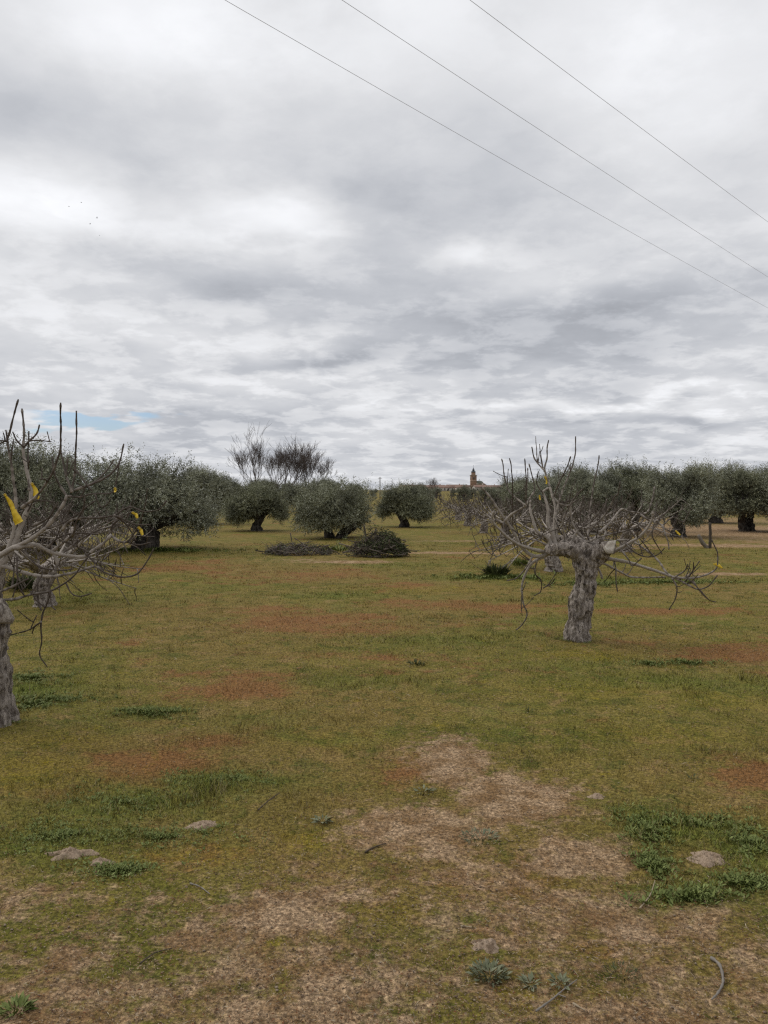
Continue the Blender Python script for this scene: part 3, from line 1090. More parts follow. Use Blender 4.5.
# ------------------------------------------------------------------ bare deciduous trees
def bare_mesh(seed, H, spread, depth=6):
    rs = random.Random(seed)
    tr, cr = MB(), MB()

    def grow(p, d, ln, r, lv):
        q = [p]
        dd = d.copy()
        for _ in range(3):
            dd = unit(dd + np.array((rs.uniform(-.2, .2), rs.uniform(-.2, .2), .05)))
            q.append(q[-1] + dd * ln / 3)
        q = np.array(q)
        (tr if lv == 0 else cr).tube(q, np.linspace(r, r * .66, 4), 8 if lv < 2 else (5 if lv < 4 else 3), cap=False)
        if lv >= depth:
            return
        nb = (3 if rs.random() < .72 else 2) if lv else 5
        for k in range(nb):
            e = rs.uniform(.25, .75) * spread
            a = rs.random() * 6.28 if lv else 6.28 * k / nb + rs.uniform(-.4, .4)
            u = unit(np.cross(dd, (.3, .8, .1)))
            v = np.cross(dd, u)
            nd = unit(dd * math.cos(e) + (u * math.cos(a) + v * math.sin(a)) * math.sin(e) + np.array((0, 0, .30 if lv < 5 else .12)))
            st0 = q[-1] if k < 1 else q[1 + (k % 3)] if lv else q[3 - k % 2]
            grow(st0, nd, ln * rs.uniform(.70, .96), max(.0120, r * rs.uniform(.45, .62)), lv + 1)

    grow(np.array((0, 0, -.1)), np.array((0, 0, 1.0)), H * .24, H * .016, 0)
    return tr.mesh('trunk', M['bare'], True), cr.mesh('crown', M['bare'])


BARE = [bare_mesh(5, 7.4, .9), bare_mesh(9, 7.0, 1.1), bare_mesh(14, 5.6, 1.25)]
for (k, px, y, sc, label) in [
        (0, 259, 84, .97, 'tallest bare grey tree on the left of the leafless clump behind the olives'),
        (1, 285, 86, 1.06, 'dense bare reddish brown tree in the middle of the leafless clump'),
        (2, 309, 88, 1.02, 'lower spreading bare tree on the right of the leafless clump'),
        (1, 297, 90, .92, 'bare tree tucked between the middle and the lower spreading leafless trees'),
        (1, 272, 92, 1.0, 'bare tree half hidden between the two tall leafless trees'),
        (2, 433, 230, .92, 'small lone bare tree in front of the village roofs, left of the tower')]:
    t_, c_ = BARE[k]
    x = (px - CX) / F * y
    root = tag(empty('bare_tree', (x, y, gz(x, y)), k * 1.7 + px), label, 'bare tree', 'leafless trees in the distance')
    root.scale = (sc,) * 3
    for nm, me in (('trunk', t_), ('crown', c_)):
        o = bpy.data.objects.new(nm, me)
        COL.objects.link(o)
        o.parent = root


# ------------------------------------------------------------------ fig trees
def gnarly(pts, rads, amp, sides=44, seed=0.0):
    q = crom(np.array([(*p, r) for p, r in zip(pts, rads)]), .010)
    mb = MB()
    mb.tube(q[:, :3], q[:, 3], sides)
    v = mb.v[0]
    n = len(q)
    c = np.vstack([np.repeat(q[:, :3], sides, 0), q[:1, :3], q[-1:, :3]])
    d = unit(v - c)
    s = v * np.array((1, 1, .35))
    ridge = 1 - np.abs(vnoise(s * 13 + seed)) * 2
    ridge2 = 1 - np.abs(vnoise(s * 30 + seed)) * 2
    hole = -np.clip(vnoise(v * np.array((15, 15, 9)) + seed + 7) - .35, 0, 1) * 1.8
    dis = amp * (.55 * vnoise(v * 5 + seed) + .5 * ridge + .4 * ridge2 + .35 * vnoise(v * 26 + seed) + .2 * vnoise(v * 60) + hole)
    mb.v[0] = v + d * dis[:, None]
    return mb


def shoot(mb, p, d, ln, r0, r1, rs, up=.25, droop=0.0, steps=8):
    q = [np.array(p, float)]
    d = unit(np.array(d, float))
    for k in range(steps):
        d = unit(d + np.array((rs.gauss(0, .07), rs.gauss(0, .07), up * .6 - droop * (1 - k / steps))))
        q.append(q[-1] + d * ln / steps)
    q = crom(np.array(q), .03)
    f = np.linspace(0, 1, len(q))
    rad = (r0 + (r1 - r0) * f) * (1 + .16 * np.sin(np.arange(len(q)) * 1.9 + rs.random() * 6))
    rad[-1] *= 1.25
    mb.tube(q, rad, 6)
    return q


def fig_generic(seed):
    rs = random.Random(seed)
    tb = gnarly([(0, 0, -.1), (.02, 0, .1), (rs.uniform(-.04, .04), .02, .36), (rs.uniform(-.06, .06), 0, .64), (0, 0, .82)],
                [.16, .13, .11, .105, .08], .03, 26, seed * 1.7)
    for k in range(5):
        a = k * 1.26 + rs.uniform(-.3, .3)
        q = crom(np.array([(0, 0, .68), (.18 * math.cos(a), .18 * math.sin(a), .84), (.42 * math.cos(a), .42 * math.sin(a), .92 + rs.uniform(0, .12))]), .04)
        tb.tube(q, np.linspace(.085, .04, len(q)), 10, wob=.25)
    cr = MB()
    for k in range(28):
        a = k * 2.399 + rs.uniform(-.2, .2)
        e = rs.uniform(-.55, .7)
        b = np.array((.36 * math.cos(a), .36 * math.sin(a), .90 + rs.uniform(-.1, .12)))
        q = shoot(cr, b, (math.cos(a) * math.cos(e), math.sin(a) * math.cos(e), math.sin(e)), rs.uniform(.6, 1.3), .019, .007, rs, .16, .16 if e < .1 else .04)
        for _ in range(rs.randint(5, 8)):
            i = rs.randrange(len(q) // 4, len(q))
            a2 = a + rs.gauss(0, 1.0)
            dn = rs.random() < .35
            sq = shoot(cr, q[i], (math.cos(a2), math.sin(a2), rs.uniform(-.8, 0) if dn else rs.uniform(.1, 1.4)), rs.uniform(.25, .68), .009, .0045, rs, .05 if dn else .3, .2 if dn else 0)
            if rs.random() < .6:
                i2 = rs.randrange(len(sq) // 2, len(sq))
                shoot(cr, sq[i2], (rs.gauss(0, .6), rs.gauss(0, .6), .5), rs.uniform(.12, .35), .006, .0042, rs, .25)
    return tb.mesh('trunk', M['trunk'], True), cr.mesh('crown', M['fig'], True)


FIG = [fig_generic(k) for k in (3, 8, 21, 34)]


def put_fig(k, px, by, rz, sc, label, szc=.76):
    g = gr(px, by)
    t_, c_ = FIG[k]
    root = tag(empty('fig_tree', (g[0], g[1], gz(g[0], g[1])), rz), label, 'fig tree', 'bare pruned fig trees')
    root.scale = (sc * 1.12, sc * 1.12, sc * szc)
    for nm, me in (('trunk', t_), ('crown', c_)):
        o = bpy.data.objects.new(nm, me)
        COL.objects.link(o)
        o.parent = root


put_fig(0, 553, 571, .3, 1.05, 'bare fig tree with short grey trunk directly behind the right fig')
put_fig(1, 505, 544, 1.1, 1.0, 'bare fig tree with thick drooping limbs, next in row left of the grey trunk')
put_fig(2, 484, 533, 2.3, 1.0, 'bare fig tree in a hazy row, below the church tower')
put_fig(3, 468, 526, 3.3, 1.0, 'small far bare fig tree in the row, left of the tower')
put_fig(0, 458, 520, 4.3, 1.0, 'smallest bare fig tree at the far end of the row')
put_fig(1, 625, 552, 5.0, 1.0, 'bare fig tree hidden behind the right half of the right fig')
put_fig(2, 582, 548, 1.0, 1.0, 'bare fig tree far behind the right fig trunk')
put_fig(3, 550, 538, 4.0, 1.0, 'brownish bare fig tree deep behind the left branches of the right fig')
put_fig(1, 44, 606, .6, .84, 'bare fig tree whose cracked trunk stands behind the left fig branches', .8)
put_fig(2, -8, 585, 2.6, 1.05, 'bare fig tree at the left edge behind the left fig')
put_fig(3, 70, 566, 1.6, 1.0, 'bare fig tree behind the right tips of the left fig')
put_fig(0, 20, 566, 3.9, 1.05, 'bare fig tree in the tangle behind the yellow ribbons')


TIED = []      # points along the branches, for tying ribbons to


def hero_fig(name_label, base, depth, trunk_px, trunk_r, branches, extra, seed, spread, amp, stub=None):
    """branches: list of (control points in the picture, start width px, end width px)"""
    rs = random.Random(seed)
    root = tag(empty('fig_tree', (base[0], base[1], gz(base[0], base[1]))), name_label, 'fig tree', 'bare pruned fig trees')
    o0 = np.array(root.location)
    P = [at(px, py, depth) - o0 for px, py in trunk_px]
    tb = gnarly(P, [r * depth / F for r in trunk_r], amp, 84, seed)
    for (pl, w0, w1) in stub or []:
        k = np.array([(*(at(px, py, depth + dd) - o0), 0) for px, py, dd in pl])
        k[:, 3] = np.linspace(w0, w1, len(k)) * depth / F * .5
        q = crom(k, .02)
        sb = gnarly([x[:3] for x in k], k[:, 3], amp * .95, 30, seed + 5)
        tb.add(sb.v[0], sb.f[0], sb.a[0])
        for f in sb.f[1:]:
            pass
    tb.obj('trunk', M['trunk'], root, True)
    placed = []       # screen x, y, depth
    allq = []
    for bi, (pl, w0, w1) in enumerate(branches):
        p0 = pl[0]
        dep = depth
        if placed:
            A = np.array(placed)
            dd = np.hypot(A[:, 0] - p0[0], A[:, 1] - p0[1])
            if dd.min() < 7:
                dep = A[dd.argmin(), 2]
        ln = sum(math.dist(a, b) for a, b in zip(pl, pl[1:])) * depth / F
        side = rs.uniform(-1, 1) * spread * min(1.0, ln)
        cum = np.concatenate([[0], np.cumsum([math.dist(a, b) for a, b in zip(pl, pl[1:])])])
        f = cum / cum[-1]
        ds = dep + side * f + .02 * np.sin(f * 5 + bi)
        k = []
        for (px, py), d_, ff in zip(pl, ds, f):
            k.append((*(at(px, py, d_) - o0), (w0 + (w1 - w0) * ff) * d_ / F * .335))
        q = crom(np.array(k), .022)
        n = len(q)
        ph = rs.random() * 6
        rad = np.maximum(q[:, 3], .0036) * (1 + (.10 + .10 * (q[:, 3] < .012)) * np.sin(np.arange(n) * 1.7 + ph + np.sin(np.arange(n) * .9)))
        rad = rad * (1 + .35 * np.exp(-np.arange(n) / 5.0)) * (1 + .22 * np.clip(np.sin(np.arange(n) * .37 + ph) - .8, 0, 1) * 5 * .6)
        jit = np.stack([vnoise(q[:, :3] * 9 + k_) for k_ in (0.3, 5.1, 9.7)], -1) * .010
        jit *= np.linspace(0, 1, n)[:, None]
        mb = MB()
        mb.tube(q[:, :3] + jit, rad, 10)
        mb.tube((q[:, :3] + jit)[-3:], rad[-3:] * np.array((1.0, 1.35, .9)), 8)
        placed += [(px + (pl[i + 1][0] - px) * s if i + 1 < len(pl) else px, py + (pl[i + 1][1] - py) * s if i + 1 < len(pl) else py, d_ + (ds[i + 1] - d_) * s if i + 1 < len(pl) else d_)
                   for i, ((px, py), d_) in enumerate(zip(pl, ds)) for s in (0, .25, .5, .75)]
        allq.append((mb, q[:, :3] + jit, rad))
    for _ in range(extra):
        mb, q, rad = allq[rs.randrange(len(allq))]
        i = rs.randrange(int(len(q) * .12), max(int(len(q) * .62), int(len(q) * .12) + 1))
        tn = unit(q[min(i + 1, len(q) - 1)] - q[max(i - 1, 0)])
        dn = rs.random() < .16
        d = unit(tn * .7 + np.array((rs.gauss(0, .6), rs.gauss(0, .9), rs.uniform(-.7, -.1) if dn else rs.uniform(.1, .9))))
        r0 = min(rad[i] * .75, .0075)
        sh = min(1.0, rad[i] / .0105) ** 1.5
        sq = shoot(mb, q[i], d, sh * rs.uniform(.10, .34), max(r0, .0042), .0036, rs, .0 if dn else .22, .12 if dn else 0, 6)
        if rs.random() < .4:
            j = rs.randrange(len(sq) // 2, len(sq))
            shoot(mb, sq[j], (rs.gauss(0, .8), rs.gauss(0, .8), .35), rs.uniform(.06, .2), .0042, .0034, rs, .2, 0, 4)
    for mb, q, rad in allq:
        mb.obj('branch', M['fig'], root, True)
    TIED.extend(placed)
    return root


A_BR = [
    ([(552, 552), (541, 556), (531, 555), (521, 546), (513, 531), (499, 511), (490, 497), (481, 487)], 6, 2.4),
    ([(548, 553), (540, 551), (532, 549), (518, 544), (505, 535), (494, 523), (492, 517), (494, 510)], 5.5, 3),
    ([(552, 548), (548, 538), (537, 531), (532, 517), (530, 508), (531, 500)], 6, 2.6),
    ([(556, 548), (553, 536), (548, 524), (548, 511), (545, 497), (543, 492), (549, 488)], 6.5, 2.6),
    ([(558, 548), (554, 534), (555, 508), (552, 495), (548, 480), (545, 470), (546.5, 458), (548, 440)], 4.5, 1.7),
    ([(545, 471), (535, 460), (531.5, 447)], 2.2, 1.6),
    ([(543, 468), (540, 456)], 1.9, 1.5),
    ([(552, 496), (559, 503), (568, 506), (576, 501)], 3, 2),
    ([(570, 505), (571, 517), (574, 527), (587, 543), (597, 552)], 2.5, 4.5),
    ([(557, 540), (556, 515), (562, 492), (568, 477), (573, 464), (575.5, 450), (575.5, 437)], 3, 1.6),
    ([(554, 496), (559, 483), (566, 469), (570.5, 456)], 2.2, 1.5),
    ([(505, 521), (512, 514), (526, 506)], 3.5, 2.6),
    ([(525, 505), (510, 492), (504, 475), (502, 459)], 2.4, 1.5),
    ([(525, 506), (530, 498), (535, 489), (532, 476), (529, 464)], 2.6, 1.5),
    ([(512, 530), (512.5, 519), (512.7, 496), (512, 477), (509.5, 459)], 2.2, 1.5),
    ([(526, 505), (526, 482), (525, 459)], 2, 1.5),
    ([(526, 498), (527, 480), (527.5, 468)], 1.8, 1.4),
    ([(543, 493), (537, 484), (538, 471)], 1.8, 1.4),
    ([(590, 550), (588, 539), (590, 511), (593, 489), (597, 469), (598.6, 455)], 2.8, 1.6),
    ([(578, 527), (588, 528), (600, 520), (609, 508), (615, 496), (618, 494), (620, 482)], 3.2, 1.7),
    ([(600, 532), (610, 523), (616, 515), (622, 509), (631, 512), (647, 512), (653, 496), (655, 486)], 3.2, 1.8),
    ([(606, 554), (617, 550), (631, 542), (641, 535), (650, 524), (654, 511)], 5.5, 3),
    ([(640, 514), (647, 519), (656, 521), (665, 513), (670, 508)], 2.4, 1.7),
    ([(657, 520), (662, 525), (673, 517), (683, 522), (690, 511)], 2.2, 1.5),
    ([(662, 525), (667, 539), (669, 549)], 2.2, 1.6),
    ([(604, 558), (616, 560), (631, 563), (647, 568), (662, 573), (673, 577), (691, 578), (706, 575), (716, 568), (718, 556), (716, 548), (712, 539)], 5.5, 1.6),
    ([(673, 577), (687, 584), (698, 589), (709, 585), (717, 576)], 3, 1.4),
    ([(693, 581), (700, 591), (709, 600), (716, 602)], 2, 1.3),
    ([(672, 578), (677, 588), (675, 599), (669, 610)], 2.2, 1.4),
    ([(675, 577), (684, 571), (688, 564)], 2, 1.5),
    ([(687, 577), (693, 570), (693, 562)], 2, 1.4),
    ([(600, 562), (609, 566), (620, 572), (631, 577), (647, 577.5), (665, 577)], 3.4, 2),
    ([(617, 540), (631, 541), (645, 549), (658, 560), (665, 570), (671, 577)], 2.6, 2.8),
    ([(614, 560), (616, 570), (616, 584), (618, 592)], 2.2, 1.4),
    ([(545, 556), (541, 558), (532, 563), (526, 573), (522, 585), (523, 602), (527, 613), (523, 624), (516, 630)], 4.2, 1.7),
    ([(532, 557), (526, 568), (517, 578), (507, 581)], 2.6, 1.5),
    ([(537, 560), (535, 573), (541, 580), (541, 591), (534, 596)], 2.2, 1.4),
    ([(543, 588), (551, 584), (554, 579)], 1.6, 1.3),
    ([(562, 541), (569, 554), (578, 563), (586, 565), (590, 561)], 5, 4),
    ([(593, 565), (599, 570), (602.5, 579)], 3.6, 3),
    ([(596, 566), (600, 562), (600, 556)], 4, 3),
    ([(566, 545), (563, 525), (566, 512), (575, 498), (583, 489)], 3, 1.6),
    ([(580, 545), (600, 537), (617, 533), (640, 527)], 3, 1.7),
    ([(570, 545), (578, 530), (594, 519), (605, 503)], 3, 1.6),
    ([(586, 552), (582, 530), (580, 512), (584, 497)], 2.6, 1.6),
    ([(600, 548), (606, 530), (604, 511), (607, 498)], 2.6, 1.5),
    ([(550, 547), (538, 541), (524, 537), (512, 529)], 3.2, 2),
    ([(620, 548), (629, 560), (633, 566), (642, 558)], 2.4, 1.5),
    ([(655, 521), (652, 534), (657, 546), (662, 554)], 2, 1.5),
    ([(625, 543), (636, 553), (647, 557), (656, 555), (664, 548)], 2, 1.4)]
baseA = gr(577, 639)
hero_fig('bare gnarled fig tree on the right, thick cracked trunk and yellow ribbons', baseA, baseA[1],
         [(575, 648), (577, 634), (580, 615), (583, 598), (586, 580), (587, 568), (586, 556), (583, 546)],
         [14.5, 12.6, 11.0, 10.8, 10.4, 11.2, 12.0, 9], A_BR, 80, 41, .75, .032,
         [([(585, 560, 0), (573, 551, -.04), (560, 549, -.08), (547, 551, -.1)], 19, 7),
          ([(588, 562, 0), (597, 555, -.08), (605, 549, -.15), (610, 547, -.21)], 20, 13),
          ([(584, 556, 0), (577, 545, .1), (566, 541, .2), (557, 536, .22)], 18, 7),
          ([(588, 556, 0), (592, 545, .12), (600, 540, .22)], 17, 8)])

# pale cut face of the right hand limb
fa = [o for o in COL.objects if o.name == 'fig_tree' or o.name.startswith('fig_tree')]


def cut_face(parent, poly, depth, tilt, mt='cut'):
    """irregular sawn face: polygon seen at those picture positions, tilted back towards its top"""
    o0 = np.array(parent.location)
    ys = [p[1] for p in poly]
    P = np.array([at(px, py, depth + tilt * (max(ys) - py) / (max(ys) - min(ys))) - o0 for px, py in poly])
    c = P.mean(0)
    n = len(P)
    back = np.array((0, .03, -.012))
    ring = c + (P - c) * 1.06 + back
    inner = c + (P - c) * .5
    mb = MB()
    mb.add(np.vstack([c[None] + (0, .006, 0), inner, P, ring]), [(0, 1 + k, 1 + (k + 1) % n, 1 + (k + 1) % n) for k in range(n)]
           + [(1 + k, 1 + n + k, 1 + n + (k + 1) % n, 1 + (k + 1) % n) for k in range(n)]
           + [(1 + n + k, 1 + 2 * n + k, 1 + 2 * n + (k + 1) % n, 1 + n + (k + 1) % n) for k in range(n)])
    o = mb.obj('cut_face', M[mt], parent)
    o['label'] = 'pale sawn face of a cut limb'
    return o


hero_A = fa[-1]
cut_face(hero_A, [(604.5, 547), (609, 541), (616, 540), (615, 547), (613, 553), (607, 552)], baseA[1] - .30, .07)

L_BR = [
    ([(-8, 560), (0, 555), (12, 548), (29, 540), (44, 529), (56, 516), (63, 506), (67, 496)], 7, 4),
    ([(67, 497), (61, 486), (55, 476), (53, 470)], 3.2, 2.2),
    ([(-8, 575), (0, 566), (7, 557), (15, 541), (20, 529), (25, 515), (30, 504), (31, 489), (27, 472), (24, 456), (23.4, 445), (24, 429), (22.5, 409)], 10, 2.4),
    ([(24, 447), (29, 441), (36, 434), (40, 425)], 2.6, 2.2),
    ([(23.5, 447), (16, 440), (12, 432)], 2.2, 1.6),
    ([(29, 490), (28, 455), (28.5, 442), (29, 431)], 2.6, 2),
    ([(6, 556), (14, 530), (16, 505), (13.5, 481), (11, 460), (7.6, 442), (10.5, 430), (15, 412), (18.7, 399)], 5.5, 2.3),
    ([(7.8, 443), (5.9, 430)], 2.4, 2),
    ([(7.6, 442), (3, 441), (-4, 441)], 2.2, 1.8),
    ([(22, 508), (25, 505), (35, 498), (44, 486), (53, 472), (57, 461), (60, 448), (61, 429), (61.5, 403)], 4, 2.3),
    ([(72, 492), (65.6, 474), (63, 463), (60.5, 450)], 3, 2),
    ([(53.5, 471), (51.5, 456)], 2.2, 1.8),
    ([(66, 476), (68, 458)], 2.2, 1.7),
    ([(71, 493), (74, 478), (75, 466), (75.5, 446), (76.5, 430), (77, 411)], 3, 2.2),
    ([(71, 491), (87, 486), (103, 479), (114, 471), (121, 460), (124, 444)], 3.4, 2.2),
    ([(76, 470), (86, 484), (92, 491)], 2.3, 1.8),
    ([(68, 496), (80, 497), (91, 494), (110, 493.6), (115, 487), (117, 478), (119, 465)], 2.6, 1.5),
    ([(95, 494), (97, 500), (101, 507), (107, 505), (111, 498)], 2.2, 1.5),
    ([(14, 548), (24, 546), (35, 545), (43, 548), (53, 553), (66, 556), (84, 557), (93, 550), (103, 543), (111, 534)], 6.5, 4),
    ([(110, 535), (119, 541), (127, 541.5), (136, 531), (142, 519), (145, 507), (146, 489)], 3.4, 1.5),
    ([(127, 542), (138, 544.5), (150, 542)], 2.2, 1.5),
    ([(111, 534), (113, 524), (122, 517), (133, 512)], 2.6, 1.5),
    ([(62, 530), (70, 521), (82, 518), (99, 517.6), (114, 515), (125, 508), (133, 507), (144, 512), (158, 510), (167, 500)], 3.6, 1.4),
    ([(114, 515), (124, 522), (132, 533), (136, 540)], 2.3, 1.5),
    ([(117, 516), (127, 521), (136, 525), (150, 525)], 2.2, 1.4),
    ([(-6, 566), (3.5, 566), (18, 571), (35, 575.5), (53, 576.7), (68, 574), (82, 570), (95, 566), (105, 572.6), (119, 576), (135, 575), (143, 568), (150, 557), (153, 549)], 6, 1.7),
    ([(-4, 600), (15, 599), (32, 594), (49, 591), (66, 583), (75, 574), (80, 567), (88, 557)], 4, 2),
    ([(-6, 594), (12, 587), (29, 578)], 4, 2.6),
    ([(53.5, 554), (57.4, 562), (55, 572), (50, 584), (48, 600), (43, 612), (41.5, 622), (41, 640), (40, 655), (47, 668)], 4, 1.6),
    ([(38, 577), (37.5, 590), (38, 602), (41, 611)], 2.6, 2.4),
    ([(41, 622), (27, 631), (8, 635.6)], 2.2, 1.5),
    ([(50, 590), (51.5, 605), (56, 610)], 1.9, 1.5),
    ([(20, 548), (30, 558), (39, 567), (59, 571), (74, 568)], 3, 1.8),
    ([(53, 551), (64, 542), (74, 533), (77, 522), (83, 508), (84, 496)], 4.2, 2.2),
    ([(17, 556), (17.6, 580), (13, 597)], 2.6, 1.6),
    ([(33, 526), (50, 516), (58, 503)], 3, 2),
    ([(44, 529), (60, 524), (78, 514), (96, 501)], 3, 1.8),
    ([(85, 553), (92, 560), (102, 568), (114, 571)], 2.2, 1.5),
    ([(60, 555), (70, 548), (82, 538), (96, 531), (110, 527)], 3, 1.8),
    ([(46, 549), (58, 538), (75, 533), (98, 534)], 3, 1.8),
    ([(66, 583), (72, 594), (80, 597), (92, 594)], 2, 1.4),
    ([(63, 543), (66, 530), (60, 519), (62, 508)], 2.4, 1.6),
    ([(64, 541), (80, 548), (90, 553)], 2, 1.6)]
baseL = gr(-13, 724)
hero_L = hero_fig('bare fig tree cut off at the left edge, pale long limbs with big yellow ribbons', baseL, baseL[1],
                  [(-12, 736), (-13, 718), (-14, 690), (-17, 655), (-15, 630), (-13, 612), (-12, 602)],
                  [27.5, 24.5, 23, 20, 21, 20, 12], L_BR, 42, 17, .55, .03,
                  [([(-16, 622, 0), (-14, 600, .05), (-8, 580, .08), (0, 562, .06)], 34, 11),
                   ([(-18, 622, 0), (-26, 600, .1), (-36, 580, .1), (-50, 565, .1)], 34, 12),
                   ([(-14, 622, 0), (-8, 614, -.07), (-1, 611, -.14)], 30, 21)])
cut_face(hero_L, [(-16, 610), (-8, 600), (0, 600.5), (7, 607), (12, 617), (10, 622), (-2, 622)], baseL[1] - .17, .05, 'oldcut')
# rest of that tree, outside the left picture edge
mbx = MB()
rs = random.Random(3)
for k in range(14):
    a = rs.uniform(1.9, 4.6)
    b = at(-36, 580, baseL[1] + .1) - np.array(hero_L.location)
    q = shoot(mbx, b, (math.cos(a), math.sin(a), rs.uniform(0, .9)), rs.uniform(.7, 1.3), .018, .007, rs, .16, .05)
    for _ in range(4):
        i = rs.randrange(len(q) // 3, len(q))
        shoot(mbx, q[i], (rs.gauss(-.3, .7), rs.gauss(0, .7), .6), rs.uniform(.2, .6), .008, .0045, rs, .3)
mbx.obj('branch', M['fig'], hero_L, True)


# ------------------------------------------------------------------ yellow ribbons
def ribbon(pts, widths, depth, label, twist=.4):
    T = np.array(TIED)
    T = T[np.abs(T[:, 2] - depth) < 1.2]
    depth = T[np.hypot(T[:, 0] - pts[0][0], T[:, 1] - pts[0][1]).argmin(), 2] - .015
    P = np.array([at(px, py, depth) for px, py in pts])
    o0 = P[0].copy()
    q = crom(np.array([(*(p_ - o0), w_ * depth / F) for p_, w_ in zip(P, widths)]), .012)
    n = len(q)
    tn = unit(np.gradient(q[:, :3], axis=0))
    sd = unit(np.cross(tn, np.array((0, 1, .15))))
    a = np.sin(np.linspace(0, 3.4, n)) * twist
    nm = np.cross(sd, tn)
    sd = sd * np.cos(a)[:, None] + nm * np.sin(a)[:, None]
    cz = vnoise(np.stack([np.arange(n) * .9, np.full(n, o0[0] * 7), np.zeros(n)], -1))
    mid = q[:, :3] + nm * (.008 * np.sin(np.linspace(0, 5, n)) + .004 * cz)[:, None]
    q[:, 3] *= 1 + .12 * vnoise(np.stack([np.arange(n) * .7, np.full(n, 3.1 + o0[0]), np.zeros(n)], -1))
    l, r = mid - sd * q[:, 3:4] * .5, mid + sd * q[:, 3:4] * .5
    th = nm * .0010
    v = np.stack([l - th, mid - th + nm * (.010 * q[:, 3:4] / .04 * .4), r - th, r + th, mid + th + nm * (.010 * q[:, 3:4] / .04 * .4), l + th], 1)
    mb = MB()
    f = []
    for i in range(n - 1):
        for k in range(6):
            f.append((i * 6 + k, i * 6 + (k + 1) % 6, (i + 1) * 6 + (k + 1) % 6, (i + 1) * 6 + k))
    f += [(0, 1, 4, 5), (1, 2, 3, 4), ((n - 1) * 6 + 5, (n - 1) * 6 + 4, (n - 1) * 6 + 1, (n - 1) * 6), ((n - 1) * 6 + 4, (n - 1) * 6 + 3, (n - 1) * 6 + 2, (n - 1) * 6 + 1)]
    mb.add(v.reshape(-1, 3), f)
    # the knot round the branch
    k = np.array([(.007 * math.cos(s), .003 * math.sin(2 * s), .007 * math.sin(s)) for s in np.linspace(0, 6.283, 10)])
    mb.tube(k, .003, 5)
    o = mb.obj('ribbon', M['tape'], loc=o0)
    return tag(o, label, 'ribbon', 'yellow ribbons tied to the fig branches')


dL, dA = baseL[1], baseA[1]
ribbon([(5, 495), (10, 503), (14, 511), (20, 523)], [1.5, 4.5, 5, 10], dL + .0, 'largest yellow ribbon, hanging from the left fig at the picture edge')
ribbon([(32, 484), (34, 490), (37, 496), (39.5, 498)], [2, 5.5, 5, 3], dL + .1, 'yellow ribbon tied higher up just right of the largest ribbon')
ribbon([(133, 513), (136, 515), (138, 518)], [1.2, 3.4, 2], dL - .02, 'small yellow ribbon on left fig tips, upper one by the olive trunk')
ribbon([(139, 528), (141, 531), (143, 535)], [1.5, 3.4, 2], dL - .02, 'small yellow ribbon on left fig tips, lower one by the olive trunk')
ribbon([(115, 489), (115.2, 490.6), (115.6, 492.2)], [1.5, 2.5, 2], dL, 'tiny yellow ribbon on a thin upright twig of the left fig')
ribbon([(545, 477), (547, 480), (546, 484)], [1.2, 2.6, 1.4], dA, 'small yellow ribbon near the fork of the tallest right fig shoot')
ribbon([(539.5, 496), (539.8, 498), (540, 500)], [1, 1.9, 1.1], dA + .1, 'tiny yellow ribbon low in the left crown of the right fig')
ribbon([(714, 564), (718, 565), (722, 568)], [1, 3.4, 1.6], dA - .1, 'yellow ribbon bow on the farthest right tip of the right fig')
ribbon([(676, 531), (678, 533), (680, 535)], [1, 2.2, 1.2], dA + .2, 'small yellow ribbon before the dark olive base on right')

